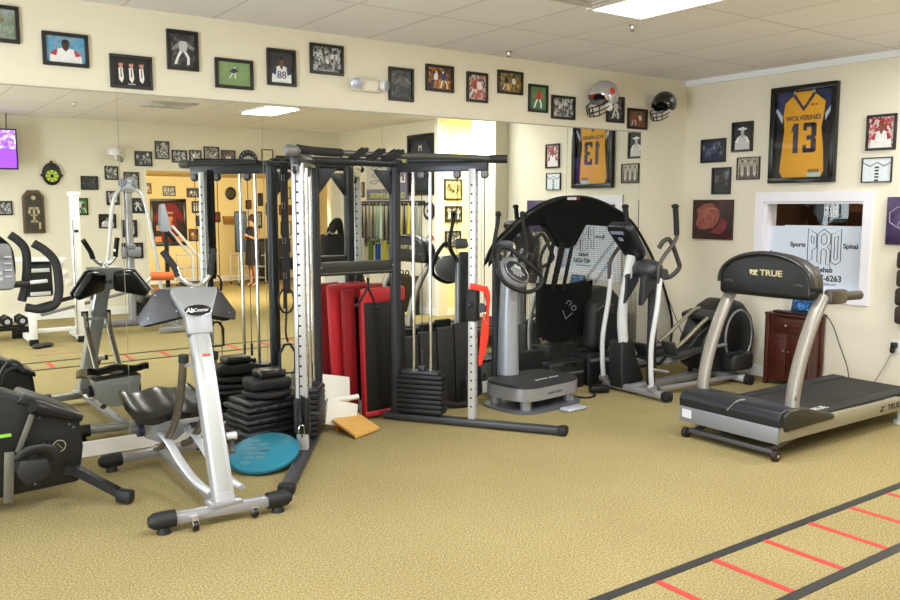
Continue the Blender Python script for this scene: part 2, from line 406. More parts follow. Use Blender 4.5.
def sprinkler(x, y, label):
    t = thing('sprinkler_head', label, 'sprinkler', (x, y, HC))
    a = MB(); a.lathe([(.035, 0), (.035, -.006), (.012, -.012), (.009, -.03), (.004, -.034)], (x, y, HC)); a.build('flange', CHROME, t)
    b = MB(); b.lathe([(.018, -.046), (.018, -.043), (.003, -.04), (.003, -.03)], (x, y, HC)); b.build('deflector', mat('#8A6A45', .3, metal=.8), t)
sprinkler(4.66, 4.28, 'brass sprinkler head at the corner of the large ceiling light')
sprinkler(4.6, 5.6, 'small sprinkler head near mirror wall above the framed photos')
sprinkler(2.38, .2, 'small sprinkler head reflected left of the white helmet')

# agility ladder tape
BT = mat('#191815', 0.6); RT = mat('#B93229', 0.6)
for y, l in ((2.385, 'long black floor tape line nearer the treadmill'), (1.925, 'long black floor tape line nearest the bottom right corner')):
    mb = MB(); wallbox(1.25, 7.1, y - .026, y + .026, 0.0, .003, mb); tag(rebase(mb.build('floor_tape', BT)), l, 'tape')
ordn = ['at the reflected left end', 'second from the reflected left end', 'third from the left end', 'nearest bottom edge at its left', 'nearest bottom edge crossing picture bottom', 'third up along the ladder from the bottom', 'fourth up along the ladder from the bottom', 'fifth up along the ladder', 'sixth up meeting the right edge', 'seventh, just past the right edge', 'eighth along the ladder near the wall', 'ninth along the ladder near the wall', 'last near the right wall', 'end piece at right wall']
for k in range(14):
    x = 1.62 + k * 0.397
    mb = MB(); mb.box((x, 2.155, .0015), (.036, .405, .003)); tag(rebase(mb.build('ladder_rung_tape', RT)), 'red tape rung between black floor lines, ' + ordn[k], 'tape', 'red ladder rungs')
for k, (x0, x1, y) in enumerate(((1.55, 1.85, 1.15), (1.6, 2.0, .85), (1.6, 2.1, 1.45))):
    mb = MB(); wallbox(x0, x1, y - .012, y + .012, 0, .003, mb)
    tag(rebase(mb.build('floor_mark', mat('#A8744F', .6))), 'short thin floor tape mark seen in the left mirror, ' + ['middle', 'farthest', 'nearest'][k] + ' of three', 'tape')

# ================================================================== PICTURES
def pm(h): return mat(h, 0.45, var=.22, vscale=70)
NZ = {}
def photo_bg(c1, c2, c3, sc):
    k = (c1, c2, c3, sc)
    if k not in NZ: NZ[k] = ramp_mat('photo_print', 'voronoi' if sc > 40 else 'noise', sc, [(0.25, c1), (0.5, c2), (0.72, c3)], 0.4)
    return NZ[k]
def figure(P, cx, base, h, jersey, pants, skin, helmet, lean=0.0, run=0):
    """a small player silhouette drawn as flat shapes of the print; P(poly, colour)"""
    def q(x, z): return (cx + (x + lean * z) * h, base + z * h)
    s = 0.12 if run else 0.04
    P([q(-.12, .5), q(.0, .5), q(-s - .02, .25), q(-s - .1, .0), q(-s - .2, .0), q(-s - .12, .25)], pants)
    P([q(0, .5), q(.12, .5), q(s + .14, .25), q(s + .14, 0), q(s + .04, 0), q(s + .04, .25)], pants)
    P([q(-.13, .46), q(.13, .46), q(.19, .8), q(.06, .86), q(-.06, .86), q(-.19, .8)], jersey)
    P([q(-.19, .8), q(-.13, .82), q(-.2, .58), q(-.28 - s, .5), q(-.32 - s, .54)], skin)
    P([q(.19, .8), q(.13, .82), q(.2, .6), q(.3 + s, .56), q(.33 + s, .62)], skin)
    P([q(a, b_) for a, b_ in circ(0, .93, .075, 10)], helmet)
def picture(i, cx, cz, w, h, kind, pal, label, plane, group=None, bw=0.022, cat='picture', tilt=0, frame='#17120F'):
    """plane: ('A'|'B'|'C'|'X'|'H') wall the frame hangs on; cx is the coordinate along that wall"""
    loc, rz = {'A': ((cx, YC, cz), FA), 'B': ((XB, cx, cz), FB), 'C': ((cx, YW, cz), FC), 'X': ((cx, -6.6, cz), FC), 'H': ((cx, 1.26, cz), FC)}[plane]
    t = thing('picture_frame', label, cat, (loc[0], loc[1], loc[2] - h / 2), rz, group)
    M = facing(loc, rz) @ Matrix.Rotation(tilt, 4, 'Y')
    f = MB(); b_ = bw
    for (x, z, sx, sz) in ((0, h / 2 - b_ / 2, w, b_), (0, -h / 2 + b_ / 2, w, b_), (-w / 2 + b_ / 2, 0, b_, h - 2 * b_), (w / 2 - b_ / 2, 0, b_, h - 2 * b_)):
        f.box((x, -.011, z), (sx, .022, sz), M=M, bev=.002, seg=1)
    f.build('frame', mat(frame, 0.35), t)
    W = w - 2 * b_ ; H = h - 2 * b_
    rnd = random.Random(i * 13 + 5)
    cols = [pal[0], pal[1]]; g = MB(); bg = photo_bg(pal[0], pal[1], pal[2], pal[3])
    mats = [bg]; layer = [0]
    g.box((0, -.005, 0), (W, .008, H), M=M)
    def P(poly, c):
        m_ = pm(c)
        if m_ not in mats: mats.append(m_)
        layer[0] += 1; g.m(mats.index(m_)); y = -.0092 - .00012 * layer[0]
        pl = [(max(-W / 2, min(W / 2, a)), max(-H / 2, min(H / 2, c_))) for a, c_ in poly]
        g.prism(pl, y, y - .0002, M=M)
    fig = pal[4] if len(pal) > 4 else ['#C9C9C9', '#EDEDED', '#8A7A70', '#303030']
    if kind == 'bust':
        P([(-W * .42, -H / 2), (-W * .4, -H * .2), (-W * .28, -H * .02), (-W * .1, H * .06), (W * .1, H * .06), (W * .28, -H * .02), (W * .4, -H * .2), (W * .42, -H / 2)], fig[0])
        P([(-W * .41, -H * .2), (-W * .28, -H * .02), (-W * .2, 0), (-W * .25, -H * .25)], fig[1]); P([(W * .41, -H * .2), (W * .28, -H * .02), (W * .2, 0), (W * .25, -H * .25)], fig[1])
        P([(-W * .09, H * .06), (0, -H * .08), (W * .09, H * .06), (W * .07, H * .15), (-W * .07, H * .15)], fig[2])
        P(circ(0, H * .22, W * .105, 14, H * .15), fig[2]); P([(-W * .1, H * .26), (-W * .08, H * .36), (0, H * .39), (W * .08, H * .36), (W * .1, H * .26)], fig[3])
    elif kind == 'player':
        figure(P, rnd.uniform(-.05, .05) * W, -H * .42, H * .82, *fig, lean=rnd.uniform(-.15, .2), run=1)
    elif kind == 'small':
        figure(P, -W * .05, -H * .2, H * .5, *fig, lean=.2, run=1)
    elif kind == 'pair':
        figure(P, -W * .2, -H * .42, H * .75, *fig, lean=.1, run=1); figure(P, W * .2, -H * .45, H * .8, fig[1], fig[0], fig[2], fig[3], lean=-.12, run=1)
    elif kind == 'group':
        for k in (-1, 0, 1):
            x = k * W * .29
            P([(x - W * .15, -H / 2), (x - W * .15, H * .05), (x - W * .06, H * .16), (x + W * .06, H * .16), (x + W * .15, H * .05), (x + W * .15, -H / 2)], fig[3])
            P([(x - W * .07, H * .14), (x + W * .05, H * .15), (x + W * .075, -H * .25), (x + W * .02, -H * .42), (x - W * .06, -H * .3)], fig[1]); P([(x - W * .012, H * .12), (x + W * .012, H * .12), (x + W * .02, -H * .2), (x - W * .01, -H * .22)], fig[3])
            P(circ(x, H * .27, W * .065, 12, H * .13), fig[2]); P([(x - W * .065, H * .3), (x - W * .04, H * .4), (x + W * .03, H * .41), (x + W * .065, H * .32)], fig[0])
    elif kind == 'crowd':
        for k in range(9):
            x = rnd.uniform(-.42, .42) * W; z = rnd.uniform(-.5, .1) * H
            figure(P, x, z, H * rnd.uniform(.3, .5), rnd.choice(fig), rnd.choice(fig), fig[2], rnd.choice(fig), rnd.uniform(-.2, .2), 1)
    elif kind == 'arch':
        P([(-W / 2, -H / 2), (-W / 2, H * .2), (W / 2, H * .2), (W / 2, -H / 2)], '#DDE6EC')
        for k in range(5): P([(-W * .07, H * (.15 - k * .14)), (W * .07, H * (.15 - k * .14)), (W * .08, H * (.07 - k * .14)), (-W * .08, H * (.07 - k * .14))], '#2E3338')
        P([(-W / 2, H * .3), (-W * .25, H * .12), (0, H * .3), (W * .25, H * .12), (W / 2, H * .3), (W / 2, H * .36), (W * .25, H * .2), (0, H * .36), (-W * .25, H * .2), (-W / 2, H * .36)], '#8B959B')
    o = g.build('photograph', mats, t)
    return t, M, W, H, o
GR = ['#C4C4C4', '#ECECEC', '#8D8781', '#3A3A3A']
BWp = ('#1B1B1C', '#5B5B5C', '#B9B9B8', 46, GR); BWd = ('#101012', '#2C2C2F', '#77777A', 30, GR)
def ptext(t, M, body, size, x, z, col, y=-.0125): text('printed_number', body, size, pm(col), t, M @ Matrix.Translation((x, y, z)), ext=.0002)
A = [
 (0.80, 2.751, .24, .22, 'small', ('#52684A', '#7E8C78', '#A9B7C9', 14, ['#E8E8E8', '#DDD', '#7A5A45', '#1c1c1c']), 'framed baseball field photo cut off by the top left picture corner'),
 (1.177, 2.635, .271, .205, 'bust', ('#2E6E9A', '#58A0C4', '#B98A86', 34, ['#E6E4E6', '#B8353A', '#43291F', '#1E1310']), 'framed photo of a football player in white and red jersey, blue background'),
 (1.573, 2.533, .27, .215, 'group', ('#0B0A0C', '#151013', '#2A1A1C', 20, ['#2B1B14', '#E9E4E0', '#C58A76', '#0A0A0C']), 'framed photo of three people in dark suits against black'),
 (1.918, 2.708, .215, .265, 'player', BWd, 'portrait black and white photo of a bending player, higher than its neighbours'),
 (2.279, 2.584, .28, .205, 'small', ('#6E8A58', '#7F9A66', '#8CA874', 6, ['#20344E', '#E4E8E4', '#5A3E30', '#E8E8E8']), 'framed photo of a runner on bright green turf'),
 (2.64, 2.662, .228, .262, 'bust', ('#17171B', '#2B2A30', '#4A4340', 14, ['#E4E6EA', '#2C3F63', '#6B4632', '#1A1210']), 'portrait photo of a player in a white jersey numbered 88'),
 (3.01, 2.756, .282, .222, 'crowd', BWp, 'landscape black and white crowded game photo above the emergency light'),
 (3.671, 2.626, .235, .262, 'player', ('#1A1A1B', '#38393A', '#8D9392', 20, ['#5A5E5E', '#3E4242', '#777', '#2A2A2A']), 'dark portrait photo of a statue just right of the emergency light'),
 (4.048, 2.706, .281, .215, 'pair', ('#5E3A18', '#D08A34', '#26202A', 44, ['#E7E4DC', '#2C3C68', '#6B4632', '#F0E8D8']), 'landscape game photo with orange crowd and white jersey player'),
 (4.438, 2.665, .226, .25, 'pair', ('#3A2C2C', '#A8685E', '#C7C3BC', 50, ['#C23F37', '#E4E0DA', '#7A5140', '#B5362F']), 'portrait photo of players in red and white with busy crowd'),
 (4.803, 2.736, .286, .2, 'pair', ('#3B331F', '#B98D35', '#5C5A36', 46, ['#232025', '#D9D4C4', '#7A5140', '#1b1b1d']), 'landscape game photo of a dark clad player with yellow crowd'),
 (5.13, 2.623, .231, .245, 'player', ('#2F4E7A', '#4C7A45', '#6A9455', 5, ['#B5362F', '#E9E9EA', '#9A6B52', '#B5362F']), 'portrait photo of a red shirted baseball player with white caption strip'),
 (5.439, 2.563, .294, .212, 'crowd', BWp, 'landscape black and white team photo left of the silver helmet'),
 (6.125, 2.591, .243, .25, 'player', BWd, 'black and white player number 95 photo partly behind the silver helmet'),
 (6.44, 2.519, .283, .2, 'pair', ('#3A241E', '#6E4A3A', '#7B8A52', 14, ['#A13A30', '#D6CFC4', '#7A5140', '#5A1F1A']), 'reddish game photo between the silver and black helmets'),
]
for i, (x, z, w_, h_, k, p, l) in enumerate(A):
    t, M, W, H, o = picture(i, x, z, w_, h_, k, p, l, 'A', 'framed photos above the mirror')
    if i == 5: ptext(t, M, '88', .075, 0, -.055, '#223458')
    if i == 13: ptext(t, M, '95', .06, .01, -.06, '#D8D8D8')
    if i == 11: text('caption', 'ALL-STAR', .016, pm('#333333'), t, M @ Matrix.Translation((0, -.0125, -H * .44)), ext=.0002)
    if i in (2, 5, 6): g = MB(); g.box((0, -.0125, -H * .46), (.045, .001, .006), M=M); g.build('caption_plate', pm('#CFCFCF'), t)
B = [
 (5.474, 2.218, .302, .237, 'crowd', ('#11142A', '#20264A', '#3D3A55', 24, ['#46518A', '#6B7A6A', '#50506A', '#8A8AA0']), 'dark blue group photo in black frame, leftmost on the right wall'),
 (5.136, 2.336, .241, .29, 'bust', ('#0C0C0D', '#1E1E1F', '#3A3A3A', 18, ['#C9C9C9', '#EDEDED', '#B0B0B0', '#D5D5D5']), 'black and white portrait of a figure in a pale hat, left of the yellow jersey'),
 (5.055, 2.026, .258, .218, 'group', ('#6B655C', '#A49C90', '#D0C8BC', 34, ['#4A443C', '#CFC8BC', '#A59A8C', '#5C564E']), 'sepia coloured group photo nearest the yellow jersey'),
 (5.364, 1.912, .227, .27, 'player', ('#1A1A1C', '#2F2E30', '#D8DDE0', 3, ['#3A3A3C', '#222', '#6A5A50', '#222224']), 'portrait photo of a standing dark figure with white stripe, lowest of the group of four'),
 (3.765, 2.282, .256, .3, 'bust', ('#7E1E28', '#B34A50', '#D8C9C4', 46, ['#E9E7E6', '#A52A34', '#7A4A38', '#8E1E28']), 'photo of a white jersey player before a red crowd, right of the yellow jersey'),
 (3.786, 1.966, .262, .213, 'arch', ('#DDE6EC', '#E6EEF2', '#C9D4DA', 5), 'pale photo of arches with a dark striped column, below the red crowd photo'),
]
for i, (y, z, w_, h_, k, p, l) in enumerate(B):
    t, M, W, H, o = picture(40 + i, y, z, w_, h_, k, p, l, 'B', 'framed photos on the right wall', bw=.02 if i not in (2, 5) else .009)
    if i == 1:
        g = MB(); g.prism(circ(0, H * .3, W * .26, 16, H * .05), -.0125, -.0128, M=M); g.build('hat_brim', pm('#DCDCDC'), t)
# framed yellow jersey
def jersey_frame(y, z, W, H):
    t = thing('framed_jersey', 'large black frame holding a yellow football jersey numbered 13', 'framed jersey', (XB, y, z - H / 2), FB)
    M = facing((XB, y, z), FB); f = MB(); b_ = .05
    for (x, zz, sx, sz) in ((0, H / 2 - b_ / 2, W, b_), (0, -H / 2 + b_ / 2, W, b_), (-W / 2 + b_ / 2, 0, b_, H - 2 * b_), (W / 2 - b_ / 2, 0, b_, H - 2 * b_)):
        f.box((x, -.03, zz), (sx, .06, sz), M=M, bev=.004)
    f.build('frame', mat('#0E0E10', .25), t)
    g = MB(); g.box((0, -.008, 0), (W - .08, .014, H - .08), M=M); g.build('backing', mat('#14161F', .8), t)
    k = MB(); w2 = W / 2
    body = [(-.30, -.40), (-.185, -.40), (.185, -.40), (.215, -.34), (.2, -.1), (.175, .05), (.195, .15), (.21, .28), (.1, .365), (.08, .385), (-.08, .385), (-.1, .365), (-.19, .29), (-.205, .18), (-.19, .05), (-.205, -.1), (-.225, -.3)]
    body[0] = (-.225, -.34)
    k.prism(body, -.018, -.028, M=M, bev=.004); j = k.build('jersey', mat('#E0A21E', .75, bump=.3, bscale=700), t)
    s = MB()
    for sg in (-1, 1):
        s.prism([(sg * .2, .3), (sg * .11, .375), (sg * .21, .4), (sg * .27, .36), (sg * .275, .2), (sg * .205, .16)], -.016, -.026, M=M, bev=.003)
    s.build('sleeve', mat('#202A5C', .8, bump=.3, bscale=600), j)
    q = MB()
    for sg in (-1, 1): q.prism([(sg * .21, .17), (sg * .27, .25), (sg * .285, .235), (sg * .215, .11)], -.027, -.030, M=M)
    for sg in (-1, 1): q.prism([(sg * .085, .40), (sg * .1, .33), (sg * .11, .36), (sg * .1, .4)], -.027, -.031, M=M)
    q.build('sleeve_cuff', pm('#B9C4D8'), j)
    v = MB(); v.prism([(-.115, .355), (0, .205), (.115, .355), (.095, .375), (0, .245), (-.095, .375)], -.0285, -.031, M=M); v.build('collar', pm('#26284A'), j)
    NV = pm('#14183A')
    text('team_lettering', 'WOLVERINES', .062, NV, j, M @ Matrix.Translation((.0, -.029, .145)), ext=.001, sx=.92, offset=.0012)
    # block numerals 1 and 3
    n = MB()
    n.prism([(-.105, .075), (-.085, .10), (-.045, .10), (-.045, -.17), (-.095, -.17), (-.095, .04), (-.115, .02)], -.0285, -.031, M=M)
    for (x0, x1, z0, z1) in ((.01, .12, .06, .10), (.01, .12, -.17, -.13), (.04, .12, -.055, -.015), (.085, .135, -.16, -.045), (.085, .135, -.025, .09), (.005, .04, .03, .09), (.005, .04, -.16, -.1)):
        n.box(((x0 + x1) / 2, -.0298, (z0 + z1) / 2), (x1 - x0, .0024, z1 - z0), M=M)
    n.build('jersey_number', NV, j)
    u = MB()
    for x in (.085, .125):
        for sg in (-1, 1): u.prism([(x - .012, .26 + sg * .012), (x, .26 + sg * .003), (x + .012, .26 + sg * .012), (x + .009, .26 + sg * .001), (x - .009, .26 + sg * .001)], -.0285, -.0305, M=M)
    u.build('chest_mark', NV, j)
    u = MB(); u.box((.12, -.0295, -.335), (.11, .002, .032), M=M); u.build('hem_patch', mat('#8A6420', .6), j)
    u = MB(); u.box((.125, -.0295, -.375), (.13, .002, .05), M=M); u.build('hologram_label', ramp_mat('hologram', 'noise', 30, [(0.3, '#7FA8A0'), (.5, '#B8C9C4'), (.7, '#C8B870')], .3), j)
    g = MB(); g.box((0, -.05, 0), (W - .09, .003, H - .09), M=M); g.build('glazing', GLASS, t)
jersey_frame(4.48, 2.315, .655, .885)
# square poster with baseball glove
def poster(y, z, w_, h_, m1, m2, label, glove):
    t = thing('canvas_poster', label, 'poster', (XB, y, z - h_ / 2), FB); M = facing((XB, y, z), FB)
    g = MB(); g.box((0, -.015, 0), (w_, .03, h_), M=M, bev=.002); g.build('canvas', m1, t)
    if glove:
        k = MB(); k.prism([(-.2, -.05), (-.17, .02), (-.19, .1), (-.1, .16), (.0, .17), (.06, .12), (.1, .06), (.08, -.02), (.02, -.08), (-.08, -.1), (-.15, -.1)], -.031, -.034, M=M)
        o = k.build('printed_glove', m2, t)
        r = MB()
        for a_ in range(5): r.tube([M @ Vector(p) for p in ((-.19 + a_ * .03, -.035, -.03 + a_ * .012), (-.13 + a_ * .03, -.036, .07 + a_ * .012), (-.03 + a_ * .03, -.035, .135 - a_ * .01))], .003, n=6, sm=4)
        r.tube([M @ Vector(p) for p in [(-.03 + .05 * math.cos(a_ * .7), -.036, .02 + .05 * math.sin(a_ * .7)) for a_ in range(9)]], .003, n=6, closed=True)
        r.build('glove_lacing', pm('#B87868'), o)
        k = MB(); k.prism([(.08, -.06), (.12, .02), (.19, -.02), (.17, -.1), (.1, -.15), (-.02, -.13)], -.031, -.033, M=M); k.build('printed_ball', mat('#742C34', .5, var=.6, vscale=26), t)
    else:
        r = MB(); r.tube([M @ Vector(p) for p in [(-.06 + .1 * math.cos(a_ * .9), -.033, .03 + .09 * math.sin(a_ * .9)) for a_ in range(7)]], .004, n=6, closed=True)
        r.tube([M @ Vector(p) for p in ((-.08, -.033, -.04), (0, -.033, .04), (.08, -.033, -.02), (0, -.033, -.1))], .003, n=6, sm=4, closed=True)
        r.build('printed_figure', pm('#A79BB8'), t)
poster(5.447, 1.522, .483, .402, ramp_mat('dark_glove_print', 'noise', 7, [(.35, '#170F10'), (.55, '#37191B'), (.75, '#5A2A28')], .35), mat('#8A4A42', .45, var=.6, vscale=22), 'square dark red poster of a baseball glove near the corner', True)
poster(3.49, 1.534, .36, .4, ramp_mat('purple_print', 'noise', 9, [(.35, '#2E2440'), (.55, '#4A3A63'), (.75, '#5D4F78')], .35), None, 'purple poster cut by the right picture edge', False)

# office window in the right wall
t = MB()
for (ya, yb, za, zb) in ((3.80, 3.88, .79, 1.79), (4.87, 4.955, .79, 1.79), (3.88, 4.87, 1.70, 1.79), (3.88, 4.87, .79, .88)):
    wallbox(XB - .02, XB, ya, yb, za, zb, t)
for (ya, yb, za, zb) in ((3.882, 3.895, .882, 1.698), (4.83, 4.868, .882, 1.698), (3.895, 4.83, 1.68, 1.698), (3.895, 4.83, .882, .895)):
    wallbox(XB + .001, XB + .15, ya, yb, za, zb, t)
win = struct('window_1', t, mat('#ECEAF2', .4))
g = MB(); wallbox(XB + .07, XB + .076, 3.88, 4.85, .89, 1.69, g); g.build('pane', GLASS, win)
t = thing('window_sign', 'pale blue sign sheet with black lettering behind the office window glass', 'sign', (XB + .1, 4.36, .895), FB)
M = facing((XB + .062, 4.36, 1.2), FB)
g = MB(); wallbox(XB + .064, XB + .068, 3.90, 4.68, .895, 1.48, g); wallbox(XB + .0645, XB + .0675, 4.66, 4.85, .895, 1.47, g); g.build('sheet', mat('#D2DCEA', .5), t)
INK = pm('#23262E')
def T(body, size, y, z, name='lettering', **k): text(name, body, size, INK, t, facing((XB + .063, y, z), FB), ext=.0008, **k)
T('Sports', .060, 4.535, 1.298, offset=.0018); T('Spinal', .060, 4.02, 1.298, offset=.0018); T('Rehab', .066, 4.262, 1.075, offset=.0018); T('407-6263', .076, 4.235, .997, offset=.002); T('www.prorehab.com', .03, 4.265, .945)
def pro_logo(parent, y, z, s, m_, X, r):
    """three tall interlocked outlined letters P R O with a pointed top and bottom"""
    M = facing((X, y, z), FB) @ Matrix.Diagonal((s, 1, s, 1)); q = MB()
    def L(pts, closed=True): q.tube([M @ Vector((a, 0, c)) for a, c in pts], r, n=4, closed=closed)
    L([(-.48, .5), (-.22, .36), (-.22, -.02), (-.34, -.1), (-.34, -.36), (-.48, -.42)]); L([(-.38, .3), (-.3, .26), (-.3, .08), (-.38, .12)])
    L([(-.19, .36), (0, .5), (.19, .36), (.19, .1), (.1, .0), (.19, -.1), (.19, -.52), (.08, -.48), (.08, -.1), (0, -.05), (-.07, -.1), (-.07, -.48), (-.19, -.42)]); L([(-.08, .3), (0, .38), (.08, .3), (.08, .12), (0, .06), (-.08, .12)])
    L([(.22, .36), (.5, .5), (.5, -.38), (.36, -.48), (.22, -.4)]); L([(.31, .28), (.41, .32), (.41, -.3), (.36, -.34), (.31, -.3)])
    q.build('logo', m_, parent)
pro_logo(t, 4.275, 1.285, .33, INK, XB + .063, .0038)
t = thing('hanging_sign', 'small dark panel with white emblem hanging at top of the office window', 'sign', (XB + .3, 4.4, 1.52), FB)
g = MB(); g.box((XB + .33, 4.36, 1.62), (.01, .3, .24)); g.build('panel', BLACK, t)
pro_logo(t, 4.375, 1.62, .13, pm('#F2F2F2'), XB + .322, .004)
t = thing('hanging_sign', 'small white lettered strip at the top right inside the office window', 'sign', (XB + .25, 3.88, 1.5), FB)
g = MB(); g.box((XB + .28, 3.80, 1.62), (.01, .14, .2)); g.build('panel', BLACK, t)
pro_logo(t, 3.83, 1.62, .11, pm('#E8E8E8'), XB + .272, .003)
# bookcase in the office
t = thing('bookcase', 'brown wooden bookcase in the dark office behind the window', 'bookcase', (8.9, 5.3, 0), FB)
g = MB()
for yy in (4.65, 5.22): g.box((9.1, yy, 1.1), (.36, .04, 2.2), bev=.004)
for zz in (.1, .7, 1.3, 1.62, 2.18): g.box((9.1, 4.935, zz), (.36, .55, .04))
g.box((9.27, 4.935, 1.1), (.02, .6, 2.2)); g.build('carcass', mat('#7A4A28', .5, var=.25), t)

# helmets
def helmet(loc, s, shell, mask, label, rz, stripe=None, spot=None, logo=None, plane='A'):
    t = thing('football_helmet', label, 'helmet', (loc[0], loc[1], loc[2] - .13 * s), rz)
    M = Matrix.Translation(Vector(loc)) @ Matrix.Rotation(rz, 4, 'Z') @ Matrix.Rotation(R(16), 4, 'X')
    g = MB(); rows = []
    # shell: open dome, front towards -Y with a face opening
    N = 28; K = 14
    for i in range(K + 1):
        th = PI * (0.02 + .66 * i / K); row = []
        for k in range(N + 1):
            ph = 2 * PI * k / N; fr = max(0, -math.sin(ph))      # 1 = front
            t2 = th if fr < .35 else th * (1 - .42 * min(1, (fr - .35) / .35))
            x = .115 * math.sin(t2) * math.cos(ph); y = .14 * math.sin(t2) * math.sin(ph); z = .13 * math.cos(t2)
            if z < 0: x *= 1 - .1 * (z / .13) ** 2
            row.append(M @ Vector((x * s, y * s, z * s)))
        rows.append(row)
    g.sheet(rows, th=-.006 * s)
    bmesh.ops.remove_doubles(g.bm, verts=g.bm.verts, dist=.0006)
    sh = g.build('shell', shell, t, smooth=60)
    f = MB()
    def V(x, y, z): return M @ Vector((x * s, y * s, z * s))
    for z, w_, d in ((-.05, .1, .165), (-.09, .095, .17), (-.125, .075, .155)):
        f.tube([V(-w_ - .012, -.06, z + .015), V(-w_, -.12, z), V(-.045, -d, z - .008), V(.045, -d, z - .008), V(w_, -.12, z), V(w_ + .012, -.06, z + .015)], .0055 * s, n=7, sm=4)
    for sg in (-1, 1):
        f.tube([V(sg * .1, -.07, -.03), V(sg * .078, -.14, -.06), V(sg * .07, -.15, -.125)], .0055 * s, n=7, sm=3)
        f.tube([V(sg * .02, -.172, -.055), V(sg * .022, -.172, -.13)], .0055 * s, n=7)
    f.build('face_mask', mask, t)
    for sg in (-1, 1):
        p = MB(); p.ball(V(sg * .088, -.05, -.085), (.022 * s, .04 * s, .035 * s), rot=(0, 0, rz)); p.build('jaw_pad', mat('#E4E2DE', .6), t)
    if stripe:
        q = MB(); q.tube([V(0, .1425 * math.sin(a_), .1325 * math.cos(a_)) for a_ in [(-.75 + .2 * k) for k in range(12)]], .011 * s, n=6, flat=(1, .15), up=V(1, 0, 0) - V(0, 0, 0))
        q.build('stripe', stripe, sh)
    if spot:
        for sg in (-1, 1):
            q = MB(); q.ball(V(sg * .107, .0, .03), (.011 * s, .03 * s, .03 * s), rot=(0, sg * .0, rz)); q.build('emblem', spot, sh)
    g = MB(); pl = .0
    q = V(0, 0, 0)
    if plane == 'A': g.beam((q.x, q.y, q.z), (q.x, YC, q.z), .02, .05)
    else: g.beam((q.x, q.y, q.z), (q.x, YW, q.z), .02, .05)
    g.build('wall_bracket', BLACK, t)
helmet((5.80, YC - .17, 2.675), 1.12, mat('#C2C0C4', .18, metal=.55, coat=.6), mat('#1A1A1C', .3), 'silver football helmet with red emblem mounted above the mirror', R(-92), spot=mat('#C8321F', .35))
helmet((6.66, YC - .16, 2.665), .98, mat('#0D0D0F', .12, coat=1.0), mat('#1A1A1C', .3), 'glossy black football helmet mounted near the ceiling corner', R(-90), spot=mat('#9A9AA0', .3, metal=.6))
helmet((3.31, YW + .16, 2.46), .8, mat('#E6E4E2', .25, coat=.6), mat('#3A3A3C', .3), 'white helmet on the rear wall reflected above the framed photos', R(180 - 75), plane='C')
# emergency light
t = thing('emergency_light', 'white twin head emergency light above the mirror', 'emergency light', (3.345, YC, 2.54))
g = MB(); g.box((3.36, YC - .03, 2.585), (.15, .06, .085), bev=.01); g.box((3.34, YC - .02, 2.55), (.3, .03, .014), bev=.004); g.build('housing', mat('#E4DFCF', .4), t)
for x, rr in ((3.235, .048), (3.475, .046)):
    g = MB(); ax = Vector((-.35 if x < 3.3 else .5, -1, -.15)).normalized(); c = Vector((x, YC - .06, 2.595))
    g.lathe([(.018, -.03), (.034, -.02), (rr, .0), (rr, .022), (rr * .92, .03)], c, ax); h = g.build('lamp_head', mat('#E8E4DC', .35), t)
    g = MB(); g.lathe([(rr * .9, .0295), (rr * .7, .034), (.004, .036)], c, ax); g.build('lens', mat('#B9BFD4', .1, metal=.5), h)
    g = MB(); g.cyl((x, YC - .05, 2.59), (x, YC, 2.58), .01); g.build('swivel', WHITE, h)
# wall outlet + charger with cord
t = thing('wall_outlet', 'white wall outlet with black plug at the right picture edge', 'outlet', (XB, 3.535, .42), FB)
g = MB(); g.box((XB - .004, 3.535, .47), (.008, .075, .12), bev=.003); g.build('plate', WHITE, t)
t = thing('charger_cord', 'black power plug with thin grey cord running down to the treadmill belt', 'cord', (XB - .03, 3.535, .45))
g = MB(); g.box((XB - .035, 3.54, .48), (.05, .045, .05), bev=.01); g.box((XB - .04, 3.55, .44), (.035, .035, .05), bev=.01); g.build('plug', BLACK, t)
g = MB(); g.tube([(XB - .04, 3.55, .43), (XB - .05, 3.6, .30), (XB - .05, 3.68, .15), (XB - .06, 3.78, .03), (7.0, 3.95, .006), (6.86, 3.9, .006)], .0035, n=6, sm=6); g.build('cord', mat('#8A8780', .5), t)
# hanging brown pads at right edge
t = thing('hanging_pad', 'dark brown segmented pad hanging on the right wall at the picture edge', 'pad', (XB - .06, 3.5, .66), FB)
for k in range(4):
    g = MB(); g.box((XB - .05, 3.44, 1.21 - k * .155), (.09, .20 - .01 * (k % 2), .15), bev=.03, seg=3); g.build('segment', mat('#3B2F29', .6, bump=.2, bscale=300), t)
g = MB(); g.tube([(XB - .05, 3.42, 1.28), (XB - .03, 3.47, 1.36), (XB - .05, 3.52, 1.28)], .006, n=6, sm=4); g.cyl((XB, 3.47, 1.36), (XB - .04, 3.47, 1.36), .006); g.build('hanger', BLACK, t)

